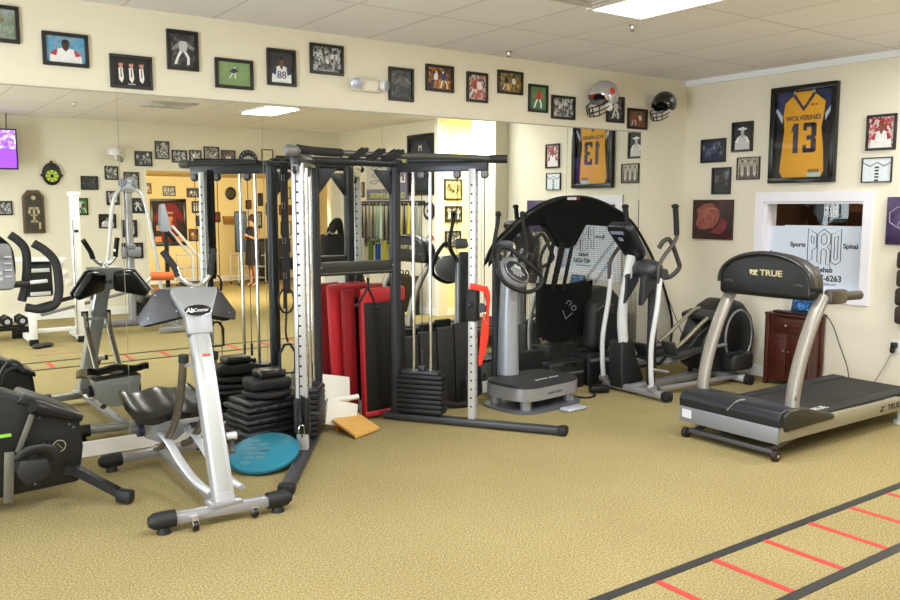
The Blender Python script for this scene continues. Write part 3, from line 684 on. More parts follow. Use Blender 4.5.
# rear wall pictures (seen in the mirror)
GRN = ('#1C2418', '#4E8A3C', '#76B45A', 12, ['#1B1B1D', '#D8D8D8', '#6B4632', '#E8E8E8'])
C = [
 (1.80, 1.635, .22, .2, 'crowd', BWp, 'small dark photo at the left picture edge in the mirror'),
 (2.966, 2.008, .245, .204, 'plain', BWd, 'dark landscape photo upper left of the silver pulldown machine'),
 (2.829, 1.656, .199, .253, 'pair', GRN, 'green field portrait photo right of the coffin shaped board'),
 (3.287, 2.164, .195, .206, 'crowd', BWp, 'small square photo just under the white helmet'),
 (3.577, 2.041, .227, .287, 'player', BWp, 'portrait photo straight above the silver pulldown machine'),
 (3.293, 1.786, .19, .211, 'group', BWp, 'pale photo behind the left arm of the pulldown machine'),
 (3.199, 1.437, .253, .215, 'bust', ('#0C0C0D', '#151516', '#2A2A2B', 18, GR), 'black photo of a pale bust left of the pulldown post'),
 (3.667, 1.672, .203, .231, 'player', BWd, 'dark photo at the right arm of the pulldown machine'),
 (3.518, 1.318, .228, .266, 'group', BWd, 'dark portrait photo behind the pulldown post'),
 (3.55, .976, .322, .243, 'pair', BWd, 'wide dark photo, lowest on the rear wall'),
 (3.772, 2.394, .264, .229, 'crowd', BWd, 'green tinted team photo left of the opening corner'),
 (4.061, 2.535, .222, .279, 'crowd', BWp, 'tall portrait crowd photo, highest above the opening'),
 (4.329, 2.448, .24, .196, 'crowd', BWp, 'landscape crowd photo third above the opening'),
 (4.586, 2.457, .196, .2, 'pair', BWp, 'small square photo fourth above the opening'),
 (4.855, 2.494, .258, .256, 'crowd', BWp, 'large crowd photo above the reflected black straps'),
 (5.136, 2.468, .241, .219, 'bust', ('#2A1E22', '#5A4A50', '#9A8A8C', 20, ['#D8D4D6', '#3A5078', '#9A6B52', '#1b1b1b']), 'photo with pale shirt beside the round black plaque'),
 (5.816, 2.48, .21, .28, 'plain', ('#C9BE92', '#E6DFC0', '#F2EEDC', 8), 'gilt framed pale certificate right of the round plaque'),
 (6.123, 2.45, .311, .14, 'plain', BWd, 'low wide dark sign behind the trainer top cap'),
]
for i, (x, z, w_, h_, k, p, l) in enumerate(C): picture(60 + i, x, z, w_, h_, k, p, l + ', on the rear wall', 'C', 'framed photos on the rear wall', frame='#17120F' if i != 16 else '#6A5A2A', bw=.018)
# round black plaque
t = thing('round_plaque', 'round black plaque with grey figure above the opening', 'plaque', (5.476, YW, 2.27), FC); M = facing((5.476, YW, 2.43), FC)
g = MB(); g.prism(circ(0, 0, .165, 32), 0, -.02, M=M, bev=.003); g.build('disc', mat('#1B1F2A', .4), t)
g = MB(); g.prism([(-.02, -.12), (-.05, .0), (-.1, .03), (0, .07), (.1, .03), (.05, 0), (.02, -.12)], -.0205, -.022, M=M)
for k in range(14):
    a_ = 2 * PI * k / 14; g.prism(circ(.135 * math.cos(a_), .135 * math.sin(a_), .014, 6), -.0205, -.022, M=M)
g.build('relief', pm('#A5A9B4'), t)
# black and green wall clock
t = thing('wall_clock', 'round black wall clock with yellow green star face right of the television', 'clock', (2.447, YW, 1.95), FC); M = facing((2.447, YW, 2.13), FC)
g = MB(); g.prism(circ(0, 0, .13, 28, .165), 0, -.05, M=M, bev=.012); g.ball(M @ Vector((0, -.03, .175)), .02)
for sg in (-1, 1): g.ball(M @ Vector((sg * .13, -.03, -.02)), .022)
g.build('case', mat('#121214', .35), t)
g = MB()
for k in range(8):
    a_ = 2 * PI * k / 8; c, s_ = math.cos(a_), math.sin(a_); px, pz = -s_, c
    g.prism([(c * .025 - px * .008, -.03 + s_ * .025 - pz * .008), (c * .085 - px * .026, -.03 + s_ * .085 - pz * .026), (c * .085 + px * .026, -.03 + s_ * .085 + pz * .026), (c * .025 + px * .008, -.03 + s_ * .025 + pz * .008)], -.0505, -.054, M=M)
g.build('face_marks', pm('#C3D94A'), t)
# coffin shaped board
t = thing('wooden_plaque', 'coffin shaped brown display board with pale key shapes', 'plaque', (2.181, YW, 1.27), FC); M = facing((2.181, YW, 1.582), FC)
w2, h2 = .145, .31
g = MB(); g.prism([(-w2, -h2), (w2, -h2), (w2, h2 - .09), (w2 - .07, h2), (-w2 + .07, h2), (-w2, h2 - .09)], 0, -.05, M=M, bev=.006); g.build('board', mat('#5E4A33', .5, var=.3, vscale=12), t)
g = MB(); g.prism([(-w2 + .03, -h2 + .03), (w2 - .03, -h2 + .03), (w2 - .03, h2 - .1), (w2 - .08, h2 - .04), (-w2 + .08, h2 - .04), (-w2 + .03, h2 - .1)], -.0505, -.053, M=M); g.build('inlay', mat('#3F3A2C', .6, var=.5, vscale=30), t)
g = MB(); g.prism(circ(0, .2, .03, 16), -.054, -.058, M=M)
for (x, z, sx, sz) in ((0, -.04, .03, .22), (0, .05, .13, .03), (-.06, .0, .03, .06), (.06, .0, .03, .06), (0, -.14, .09, .03), (-.07, -.2, .025, .1), (0, -.05, .09, .02)): g.box((x, -.056, z), (sx, .006, sz), M=M)
g.build('ornament', mat('#B7AD86', .5), t)
# television hanging from the ceiling
t = thing('television', 'flat screen television with violet sports picture hung from the ceiling', 'television', (1.55, YW + .3, 2.12), R(180))
M = facing((1.50, YW + .28, 2.45), R(180))
g = MB(); g.box((0, .0, 0), (.95, .05, .56), M=M, bev=.008); g.build('casing', BLACK, t)
scr = ramp_mat('tv_picture', 'noise', 9, [(.4, '#6A3FC0'), (.5, '#9A62E0'), (.62, '#E6E2FF'), (.7, '#2A2450')], .3, emit=1.3, stretch=(1, 1, 1.6))
g = MB(); g.box((0, -.0265, .13), (.91, .002, .26), M=M); sc = g.build('screen', scr, t)
g = MB(); g.box((0, -.0265, -.13), (.91, .002, .26), M=M); g.build('screen', emis('tv_violet', '#8E45E0', 1.1), t)
g = MB(); g.tube([(1.85, YW + .25, 2.70), (1.86, YW + .22, 2.8), (1.87, YW + .2, 2.95)], .008, n=6); g.cyl((1.5, YW + .22, 2.6), (1.5, YW + .22, 2.95), .02); g.box((1.5, YW + .18, 2.45), (.2, .1, .2)); g.build('ceiling_mount', BLACK, t)
# hall and annex pictures
YB = ('#6A5A2A', '#C9B878', '#EFE6C0', 40, ['#4A4030', '#D8CC98', '#7A6A50', '#2A241A'])
for i, (x, z, w_, h_, k, p, l) in enumerate([(7.457, 1.912, .33, .315, 'crowd', YB, 'topmost sunlit photo in the bright hall'), (7.466, 1.543, .318, .245, 'group', BWp, 'middle photo in the bright hall'),
        (7.457, 1.164, .3, .25, 'crowd', BWp, 'lowest photo in the bright hall behind the pulley cables'), (7.99, 1.649, .15, .2, 'plain', ('#7A4A28', '#B0703A', '#D09A5A', 20), 'small orange photo deeper in the hall'),
        (8.06, 1.401, .15, .26, 'plain', BWp, 'narrow photo deeper in the hall under the orange one')]):
    picture(100 + i, x, z, w_, h_, k, p, l, 'H', 'photos in the hall', bw=.025)
RD = ('#2A1010', '#6E2A22', '#B88A60', 26, ['#8A2A20', '#D8C090', '#7A5140', '#3A1A14'])
X_ = [(5.173, 2.038, .14, .229, 'pair', RD), (5.612, 1.99, .269, .209, 'crowd', BWp), (6.129, 1.958, .278, .203, 'pair', BWd), (6.195, 1.649, .212, .261, 'group', BWd), (6.274, 1.349, .19, .231, 'plain', BWd), (6.109, 1.041, .211, .266, 'pair', RD),
      (6.659, 1.429, .13, .222, 'plain', RD), (7.389, 1.706, .137, .202, 'plain', RD), (7.679, 1.82, .12, .294, 'plain', BWd), (7.86, 1.6, .12, .273, 'plain', RD), (7.62, 1.36, .17, .377, 'group', BWp), (8.3, 1.973, .245, .274, 'bust', ('#B9AE86', '#D8CFA8', '#EEE8D0', 20)),
      (8.291, 1.58, .32, .232, 'crowd', RD), (8.293, 1.156, .27, .318, 'bust', ('#B9AE86', '#D8CFA8', '#EEE8D0', 20)), (8.284, .742, .221, .287, 'player', RD), (5.1, 1.62, .05, .25, 'plain', BWd)]
pos = ['top left by the opening edge', 'upper left beside the opening, above the red jersey', 'upper, right of the red jersey', 'second down right of the red jersey', 'third down right of the red jersey', 'lowest right of the red jersey', 'tiny, behind the reflected strap', 'beside the round clock',
       'narrow, upper middle', 'narrow, middle right', 'tall black and white, middle', 'pale portrait, top of the right column', 'reddish wide, second of the right column', 'pale, third of the right column', 'lowest of the right column', 'very narrow, left of the red jersey']
for i, (x, z, w_, h_, k, p) in enumerate(X_): picture(120 + i, x, z, w_, h_, k, p, 'framed photo in the yellow annex, ' + pos[i], 'X', 'annex photos', bw=.02)
# red framed jersey in annex
t = thing('framed_jersey', 'large black frame with a dark red jersey in the yellow annex', 'framed jersey', (5.582, -6.6, .83), FC); M = facing((5.582, -6.6, 1.323), FC)
f = MB(); W, H, b_ = .76, 1.0, .06
for (x, zz, sx, sz) in ((0, H / 2 - b_ / 2, W, b_), (0, -H / 2 + b_ / 2, W, b_), (-W / 2 + b_ / 2, 0, b_, H - 2 * b_), (W / 2 - b_ / 2, 0, b_, H - 2 * b_)): f.box((x, -.02, zz), (sx, .04, sz), M=M, bev=.004)
f.build('frame', mat('#14100E', .3), t)
g = MB(); g.box((0, -.006, 0), (W - .1, .012, H - .1), M=M); g.build('backing', mat('#2A1712', .7), t)
g = MB(); g.prism([(-.17, -.42), (.17, -.42), (.16, .1), (.3, .0), (.33, .1), (.16, .38), (.06, .4), (-.06, .4), (-.16, .38), (-.33, .1), (-.3, 0), (-.16, .1)], -.013, -.02, M=M, bev=.003); j = g.build('jersey', mat('#7A1820', .7), t)
text('team_lettering', 'SWEET', .06, pm('#E8D8B8'), j, M @ Matrix.Translation((0, -.021, .2)), ext=.001)
g = MB(); g.prism([(-.07, .12), (.03, .12), (.03, -.28), (.08, -.3), (.08, -.34), (-.1, -.34), (-.1, -.3), (-.05, -.28), (-.05, .05), (-.09, .03)], -.0205, -.023, M=M); g.build('jersey_number', pm('#C9803A'), j)
for x, z in ((.2, -.12), (-.23, -.36), (.24, -.36)):
    g = MB(); g.box((x, -.018, z), (.14, .006, .12), M=M); g.build('card', pm('#D88A50'), t)
# annex clock, shelf
t = thing('wall_clock', 'round black clock high on the yellow annex wall', 'clock', (6.973, -6.6, 1.82), FC); M = facing((6.973, -6.6, 1.95), FC)
g = MB(); g.prism(circ(0, 0, .125, 24, .145), 0, -.04, M=M, bev=.01); g.build('case', BLACK, t)
g = MB(); g.prism(circ(0.0, 0, .085, 20, .1), -.0405, -.042, M=M); g.build('dial', mat('#55524C', .2, metal=.3), t)
t = thing('wall_shelf', 'small brown wall basket under the annex clock', 'shelf', (6.93, -6.6, 1.27), FC)
g = MB(); g.prism([(-.16, .09), (.16, .09), (.14, -.09), (-.14, -.09)], 0, -.12, M=facing((6.93, -6.6, 1.36), FC), bev=.01); g.build('basket', mat('#9A7038', .7, var=.4, vscale=60), t)
# curtain in annex
g = MB(); rows = []
for zz in (0.3, 1.0, 1.95): rows.append([(8.64 - .0 + .012 * k * 1.0 + 0, -6.52 + .03 * math.sin(k * 1.1), zz) for k in range(31)])
g.sheet(rows, th=.01); tag(rebase(g.build('curtain', mat('#5A1418', .8))), 'dark red pleated curtain at the right end of the annex', 'curtain')

# ================================================================== FUNCTIONAL TRAINER
CX = 3.04
def fx(s, dx): return CX + s * dx
t = thing('cable_trainer', 'tall grey dual cable trainer with V shaped feet and two weight stacks', 'cable machine', (CX, 5.1, 0))
U_in = (.34, 5.46); U_out = (.70, 4.95); FOOT = (1.075, 4.38)
def wing(u): return (U_in[0] + (U_out[0] - U_in[0]) * u, U_in[1] + (U_out[1] - U_in[1]) * u)
dirv = Vector((U_out[0] - U_in[0], U_out[1] - U_in[1], 0)).normalized()
for s in (-1, 1):
    def P(u, z, s=s): a, b_ = wing(u); return Vector((CX + s * a, b_, z))
    d = Vector((s * dirv.x, dirv.y, 0))
    # floor rail with cap
    g = MB(); g.beam(P(-.16, .035), (CX + s * FOOT[0], FOOT[1], .035), .08, .05, bev=.012); r = g.build('base_rail', mat('#414246', .42, metal=.3), t)
    g = MB(); e1 = Vector((CX + s * FOOT[0], FOOT[1], .035)); g.beam(e1 - d * .02, e1 + d * .05, .1, .066, bev=.018); g.build('end_cap', RUBBER, r)
    # uprights
    g = MB(); g.tube([P(0, .06), P(0, 1.96)], .043, n=20); g.build('rear_upright', STEELD, t)
    g = MB(); g.beam(P(1, .06), P(1, 1.93), .075, .055, bev=.008, up=d); up_ = g.build('front_upright', LSILV, t)
    g = MB()
    nrm = Vector((-d.y * s, d.x * s, 0)); 
    for k in range(26):
        z = .16 + k * .066
        for sg in (-1, 1):
            g.cyl(P(1, z) + d * sg * .0279, P(1, z) + d * sg * .0284, .008, n=8)
            g.cyl(P(1, z) + nrm * sg * .0379, P(1, z) + nrm * sg * .0384, .008, n=8)
    g.build('adjustment_hole', BLACKM, up_)['kind'] = 'stuff'
    # top wing beam + gusset
    g = MB(); g.beam(P(-.05, 1.945), P(1.18, 1.945), .055, .07, bev=.006); g.build('top_beam', STEELD, t)
    g = MB(); g.cyl(P(.2, 1.995), P(1.25, 1.995), .027, n=20); g.build('top_tube', STEELD, t)
    tri = [(0, 1.925), (s * -.19, 1.925), (0, 1.685)]
    g = MB(); g.prism([(CX + s * U_in[0] + x, z) for x, z in tri], U_in[1] - .008, U_in[1] + .008, bev=.003)
    g.build('gusset', STEELD, t)
    g = MB()
    # guide rods
    for u in (.24, .46):
        g = MB(); g.cyl(P(u, .12), P(u, 1.92), .0125, n=14); g.build('guide_rod', CHROME, t)
    # weight stack of plates
    for k in range(8):
        g = MB(); g.beam(P(.04, .095 + k * .038), P(.64, .095 + k * .038), .13, .035, bev=.009); 
        g.build('weight_plate', IRON, t)
    g = MB(); g.beam(P(.10, .392), P(.58, .392), .11, .025, bev=.006); g.box(P(.35, .42), (.05, .05, .04), rot=(0, 0, math.atan2(d.y, d.x)), bev=.006)
    g.cyl(P(.35, .46), P(.35, .56), .01); g.build('stack_head', mat('#3B3C40', .4, metal=.4), t)
    # cables and pulleys
    g = MB(); g.cyl(P(.35, .5), P(.35, 1.9), .003, n=6); g.cyl(P(.80, .3), P(.80, 1.9), .003, n=6); g.cyl(P(1.14, .9 if s > 0 else .3), P(1.14, 1.88), .003, n=6); g.build('cable', BLACK, t)
    for u in (.35, .8, 1.14):
        g = MB(); c = P(u, 1.885); nn = Vector((-d.y, d.x, 0)); g.cyl(c - nn * .010, c + nn * .010, .03, n=20); p_ = g.build('pulley', BLACK, t)
        g = MB(); g.box(c + Vector((0, 0, .01)), (.05, .045, .05), rot=(0, 0, math.atan2(d.y, d.x)), bev=.004); g.build('pulley_bracket', MGREY, p_)
    # carriage on the front upright
    zc = .935 if s > 0 else .30
    g = MB(); g.beam(P(1, zc - .13), P(1, zc + .11), .10, .085, bev=.012, up=d); c_ = g.build('carriage', RUBBER, t)
    g = MB(); g.cyl(P(1, zc) - nrm * .03, P(1, zc) - nrm * .09, .014, n=12); g.ball(P(1, zc) - nrm * .1, .018); g.build('pull_pin', STEELD, c_)
    g = MB(); q = P(1.1, zc - .03); g.cyl(q + nrm * .012, q - nrm * .012, .036, n=18); g.build('carriage_pulley', BLACK, c_)
# cross members
g = MB(); g.tube([(CX - .38, 5.44, 1.975), (CX, 5.40, 1.975), (CX + .38, 5.44, 1.975)], .03, n=14, sm=4); g.build('top_crossbar', STEELD, t)
g = MB(); g.beam((CX - .33, 5.46, 1.21), (CX + .33, 5.46, 1.21), .04, .085, bev=.006); g.tube([(CX - .33, 5.45, 1.165), (CX + .33, 5.45, 1.165)], .014); g.build('middle_crossbar', mat('#33342F', .4, metal=.3), t)
for x in (-.30, .30):
    g = MB(); g.cyl((CX + x, 5.435, 1.215), (CX + x, 5.43, 1.215), .008, n=8); g.build('bolt', CHROME, t)
# pull-up bar bowed between the wing ends
g = MB(); L = [(-.82, 4.80), (-.79, 4.83), (-.55, 4.99), (-.2, 5.08), (.2, 5.08), (.55, 4.97), (.80, 4.80), (.84, 4.77)]
g.tube([(CX + a, b_, 1.995 + (.015 if abs(a) < .6 else 0)) for a, b_ in L], .021, n=14, sm=5); pb = g.build('pull_up_bar', mat('#4A4B45', .35, metal=.3), t)
g = MB(); g.tube([(CX + a, b_, 2.010) for a, b_ in [(-.74, 4.865), (-.55, 4.99), (-.33, 5.06)]], .029, n=16, sm=5); g.build('foam_grip', FOAM, pb)
g = MB(); g.tube([(CX + .76, 4.835, 1.995), (CX + .86, 4.755, 1.995)], .030, n=16); g.build('rubber_end', RUBBER, pb)
g = MB(); g.tube([(CX - .85, 4.80, 1.995), (CX - .83, 4.805, 1.995), (CX - .77, 4.83, 1.995), (CX - .75, 4.84, 1.995)], .04, radii=[.022, .036, .036, .026], n=24); g.build('round_end_cap', MGREY, pb)

# straps wound over the bar
for k, (x, y, l) in enumerate(((-.20, 5.08, 'left'), (-.06, 5.085, 'middle'), (.06, 5.085, 'right'))):
    g = MB()
    for j in range(2 + (k == 2)): g.tube([(CX + x + .034 * j + .05 * math.sin(a_) + .03 * math.cos(a_) * .2, y + .034 * math.cos(a_), 2.01 + .034 * math.sin(a_)) for a_ in [2 * PI * q / 12 for q in range(12)]], .014, n=6, closed=True)
    tag(rebase(g.build('nylon_strap', mat('#19191B', .8))), 'black nylon strap wound round the pull-up bar, %s of three' % l, 'strap')

def carabiner(mb, c, s=.03, ax=(1, 0)):
    mb.tube([(c[0] + ax[0] * a * s, c[1] + ax[1] * a * s, c[2] + b_ * s) for a, b_ in ((-.4, -.9), (.35, -1), (.5, -.6), (.45, .8), (.1, 1.1), (-.35, .9), (-.5, .2))], .0032, n=6, closed=True, sm=2)
# long chain and straps hanging on left wing, black
t = thing('hanging_strap', 'long black strap with buckles hanging beside the left front upright', 'strap', (2.33, 5.13, .9))
g = MB()
for j, x in enumerate((2.315, 2.34)):
    g.tube([(x, 5.13, 1.94), (x - .003, 5.125, 1.6), (x + .003, 5.13, 1.25), (x, 5.125, .98 + .1 * j)], .009, n=6, sm=3, flat=(1.6, .4), up=(0, 1, 0))
g.build('webbing', mat('#17171A', .8), t)
g = MB()
for z in (1.84, 1.66, 1.43, 1.2):
    g = MB(); g.tube([(2.315 + .009 * a, 5.12, z + .018 * b_) for a, b_ in ((-1, -1), (1, -1), (1, 1), (-1, 1))], .003, n=6, closed=True)
    g.build('buckle', mat('#8D8F91', .3, metal=.9), t)
t = thing('hanging_strap', 'black triangle handle strap hanging between the left uprights', 'strap', (2.335, 5.15, .55))
g = MB(); g.tube([(2.335, 5.15, 1.92), (2.335, 5.15, 1.12)], .012, n=6, flat=(1.6, .4), up=(0, 1, 0)); g.build('webbing', mat('#17171A', .8), t)
g = MB(); g.tube([(2.335 + .055 * math.sin(a_), 5.15, 1.03 + .085 * math.cos(a_)) for a_ in [2 * PI * q / 12 for q in range(12)]], .007, n=6, closed=True)
g.tube([(2.335, 5.15, .98), (2.325, 5.15, .82), (2.34, 5.15, .75)], .007, sm=3); g.build('loop', BLACK, t)
g = MB(); g.tube([(2.335 + a, 5.15, z) for a, z in ((-.055, .54), (-.055, .68), (-.02, .735), (.02, .735), (.055, .68), (.055, .54))], .010, closed=True, n=8); g.build('stirrup_handle', RUBBER, t)
t = thing('ankle_cuff', 'black cuff with silver carabiner clipped low on the left upright', 'cuff', (2.30, 4.88, .17))
g = MB(); g.beam((2.285, 4.885, .2), (2.285, 4.885, .39), .03, .02, bev=.006); g.beam((2.325, 4.875, .22), (2.325, 4.875, .41), .03, .02, bev=.006); g.tube([(2.285, 4.88, .39), (2.305, 4.87, .43), (2.325, 4.87, .41)], .01, sm=3); g.build('cuff', mat('#121214', .7), t)
g = MB(); carabiner(g, (2.29, 4.865, .205), .04, (.9, -.2)); g.build('carabiner', CHROME, t)
# red resistance band on the right carriage
t = thing('resistance_band', 'red elastic band looped over the right upright carriage', 'resistance band', (3.80, 4.9, .4))
rb = mat('#E0382A', .5)
g = MB(); g.beam((3.675, 4.900, 1.075), (3.80, 4.875, 1.045), .045, .006, bev=.001, up=(0, 1, 0)); g.tube([(3.80, 4.875, 1.06), (3.83, 4.88, 1.0), (3.835, 4.89, .93), (3.83, 4.9, .86)], .012, n=6, sm=4, flat=(1.6, .5), up=(0, 1, 0))
g.tube([(3.79, 4.88, 1.03), (3.815, 4.885, .98), (3.83, 4.89, .92), (3.815, 4.9, .84)], .010, n=6, sm=4); g.tube([(3.835, 4.9, .9), (3.83, 4.91, .82), (3.825, 4.92, .66), (3.80, 4.93, .50), (3.79, 4.93, .46)], .02, n=6, sm=4, radii=[.012, .022, .026, .015, .004], flat=(1.5, .2), up=(0, 1, 0))
g.build('band', rb, t)
g = MB(); carabiner(g, (3.80, 4.87, .83), .035); g.build('carabiner', CHROME, t)
# rope on the cross bar over the black mat
t = thing('triceps_rope', 'short black rope handle hanging in an upside down V from the middle crossbar', 'rope', (3.10, 5.40, .88))
g = MB(); g.tube([(3.10, 5.40, 1.13), (3.10, 5.40, 1.06), (3.05, 5.41, .97), (3.02, 5.42, .93)], .009, n=7, sm=3); g.tube([(3.10, 5.40, 1.06), (3.15, 5.41, .97), (3.18, 5.42, .91)], .009, n=7, sm=3); g.ball((3.19, 5.42, .90), .018); g.ball((3.02, 5.42, .925), .016); g.build('rope', BLACK, t)
g = MB(); carabiner(g, (3.10, 5.40, 1.12), .03); g.build('carabiner', CHROME, t)

# ================================================================== AB MACHINE
t = thing('ab_machine', 'silver ab crunch machine with curved rails and black seat in front of the mirror', 'ab machine', (1.52, 4.85, 0))
F0, F1 = Vector((1.20, 4.19, .07)), Vector((1.80, 4.14, .07))
R0, R1 = Vector((1.24, 5.40, .07)), Vector((1.86, 5.46, .07))
for a, b_, nm in ((F0, F1, 'front_foot_bar'), (R0, R1, 'rear_foot_bar')):
    g = MB(); g.beam(a, b_, .065, .055, bev=.014); bar = g.build(nm, SILVER, t)
    d = (b_ - a).normalized()
    for e1, sg in ((a, -1), (b_, 1)):
        g = MB(); g.tube([e1 - d * sg * .06, e1 - d * sg * .0, e1 + d * sg * .05, e1 + d * sg * .075], .042, n=16, radii=[.044, .046, .042, .024]); q = e1; g.cyl((q.x, q.y, 0), (q.x, q.y, .05), .036, .025, n=16); g.build('rubber_foot', RUBBER, bar)
for x in (1.34, 1.66):
    g = MB(); g.cyl((x - .012, 4.12, .03), (x + .012, 4.12, .03), .026, n=16); w_ = g.build('transport_wheel', BLACK, t)
    g = MB(); g.beam((x, 4.12, .03), (x, 4.14, .07), .035, .03); g.cyl((x - .016, 4.12, .03), (x + .016, 4.12, .03), .009, n=10); g.build('axle', CHROME, w_)
# mast
m0, m1 = Vector((1.515, 4.18, .09)), Vector((1.585, 4.76, 1.10)); ax = (m1 - m0).normalized()
side = Vector((1, -.08, 0)).normalized(); nn = side.cross(ax); nn = -nn if nn.y > 0 else nn
g = MB(); g.beam(m0, m1, .088, .108, bev=.012, up=side); mast = g.build('mast', mat('#ABADB0', .32, metal=.35), t)
def MM(c):  # frame lying on the mast's front face
    m_ = Matrix((side, -nn, ax)).transposed().to_4x4(); m_.translation = c; return m_
mid = m0 + ax * .62 + nn * .045
g = MB(); g.box((0, 0, -.03), (.058, .004, 1.06), M=MM(mid), bev=.001); g.build('front_inlay', mat('#9FA19E', .4, metal=.2), mast)
g = MB(); g.box((.012, -.0035, .12), (.044, .002, .19), M=MM(mid)); lb = g.build('instruction_label', mat('#E4E4E2', .5), mast)
g = MB(); g.box((.012, -.005, .205), (.044, .002, .018), M=MM(mid)); g.build('red_stripe', pm('#CC3A30'), lb)
g = MB(); g.box((.012, -.0048, .10), (.04, .001, .003), M=MM(mid)); g.box((.012, -.0048, .085), (.04, .001, .003), M=MM(mid)); g.box((.012, -.0048, .115), (.04, .001, .003), M=MM(mid)); g.build('fine_print', pm('#8E8E8E'), lb)
g = MB(); p0 = m0 + ax * .36; g.box(m0 + ax * .015, (.17, .12, .02), bev=.004); g.build('foot_plate', SILVER, mast)
g = MB(); g.cyl(p0 + side * .04, p0 + side * .06, .032, n=20); g.build('pin_collar', mat('#2A2F44', .4), mast)
g = MB(); g.cyl(p0 + side * .055, p0 + side * .12, .022, n=18); g.build('pin_sleeve', mat('#C9C9CC', .35, metal=.3), mast)
g = MB(); g.cyl(p0 + side * .12, p0 + side * .145, .024, n=18); g.beam(p0 + side * .09 - ax * .01, p0 + side * .08 - ax * .10 + nn * .02, .03, .012, bev=.004); g.build('lever', BLACK, mast)
# head plate with oval badge
hc = m1 - ax * .05 + nn * .03
g = MB(); g.prism([(-.07, -.16), (.07, -.16), (.075, -.05), (.13, .10), (.13, .125), (-.13, .125), (-.13, .10), (-.075, -.05)], -.022, .03, M=MM(hc), bev=.006); hd = g.build('head_plate', mat('#8E9092', .38, metal=.3), t)
g = MB(); g.prism(circ(0, -.02, .077, 28, .036), -.023, -.027, M=MM(hc)); bd = g.build('badge', mat('#0E0E10', .2), hd)
g = MB(); g.tube([MM(hc) @ Vector((a, -.0265, c)) for a, c in circ(0, -.02, .077, 28, .036)], .0025, n=6, closed=True); g.build('badge_rim', CHROME, bd)
text('badge_lettering', 'Ab', .038, pm('#FFFFFF'), bd, MM(hc) @ Matrix.Translation((-.045, -.028, -.02)), ext=.0005, shear=.2, offset=.001)
text('badge_lettering', 'Coaster', .030, pm('#E6E6E6'), bd, MM(hc) @ Matrix.Translation((.018, -.028, -.02)), ext=.0005, shear=.2, sx=.85)
# arm pads
for s in (-1, 1):
    c = Vector((1.60 + s * .16, 4.79 + .095, 1.085)); Mx = Matrix.Translation(c) @ Matrix.Rotation(s * R(31), 4, 'Z') @ Matrix.Rotation(R(-18), 4, 'X') @ Matrix.Rotation(s * R(8), 4, 'Y')
    pl = [(s * -.12, -.085), (s * -.12, .07), (s * .0, .095), (s * .03, .09), (s * .15, -.06), (s * .13, -.11)]
    g = MB(); g.prism(pl, -.012, .004, M=Mx, bev=.003); pd = g.build('pad_backing', DGREY, t)
    g = MB(); g.prism([(x * .98, z * .98) for x, z in pl], .006, .07, M=Mx, bev=.022, seg=3); g.build('arm_pad', VINYL, pd)
    for x, z in ((-.08, -.05), (-.08, .05), (.08, -.07), (.03, .06)):
        g = MB(); g.cyl(Mx @ Vector((s * x, -.012, z)), Mx @ Vector((s * x, -.018, z)), .006, n=10); g.build('bolt', mat('#8A8C90', .3, metal=.7), pd)
g = MB(); g.box((1.60, 4.85, 1.10), (.2, .03, .18), rot=(R(-18), 0, 0), bev=.01); ib = g.build('instruction_board', mat('#8C8F91', .5), t)
g = MB()
for k in range(4):
    for j in range(2): g.box((1.55 + .03 * k, 4.868 + .0 * j, 1.075 + .05 * j), (.016, .003, .03), rot=(R(-18), 0, 0))
g.build('printed_figures', pm('#4A4D50'), ib)
# handles
g = MB(); g.tube([(1.50, 4.79, 1.31), (1.515, 4.78, 1.255), (1.555, 4.765, 1.215), (1.60, 4.755, 1.20), (1.64, 4.755, 1.215), (1.68, 4.755, 1.26), (1.685, 4.755, 1.32)], .014, n=12, sm=5); g.cyl((1.595, 4.77, 1.2), (1.59, 4.79, 1.12), .018); g.box((1.595, 4.77, 1.175), (.045, .04, .05), bev=.008); hb = g.build('handlebar', CHROME, t)
g = MB(); g.tube([(1.508, 4.785, 1.255), (1.49, 4.795, 1.31), (1.435, 4.825, 1.40)], .019, n=12, sm=4); g.build('grip', FOAM, hb)
g = MB(); g.tube([(1.682, 4.755, 1.26), (1.69, 4.75, 1.32), (1.705, 4.745, 1.41)], .019, n=12, sm=4); g.build('grip', FOAM, hb)
# twin guide rails beside the mast, curving down under the seat
for sx in (0, .17):
    g = MB(); g.tube([(1.466 + sx, 4.62, .81), (1.468 + sx, 4.66, .68), (1.478 + sx, 4.76, .52), (1.483 + sx, 4.90, .36), (1.475 + sx, 5.08, .21), (1.45 + sx, 5.16, .17)], .022, n=16, sm=6); h = g.build('guide_rail', mat('#6F675A', .28, metal=.6), t)  # chrome tubes; brown of their shaded side put into the colour
    g = MB(); g.cyl((1.466 + sx, 4.615, .79), (1.466 + sx, 4.61, .83), .028, n=16); g.build('rubber_cap', RUBBER, h)
    g = MB(); g.tube([(1.47 + sx, 5.12, .27), (1.475 + sx, 4.98, .25), (1.485 + sx, 4.78, .17), (1.49 + sx, 4.55, .12), (1.50 + sx, 4.32, .11)], .02, n=12, sm=5, flat=(.7, 1.3), up=(1, 0, 0)); g.build('lower_rail', LSILV, t)
g = MB(); g.beam((1.47, 4.62, .77), (1.63, 4.62, .77), .03, .02); g.build('rail_brace', SILVER, t)
g = MB(); g.beam((1.48, 4.90, .38), (1.65, 4.90, .38), .03, .02); g.build('rail_brace', SILVER, t)
g = MB(); g.beam((1.52, 4.2, .065), (1.56, 5.42, .065), .05, .04, bev=.006); g.build('floor_beam', SILVER, t)
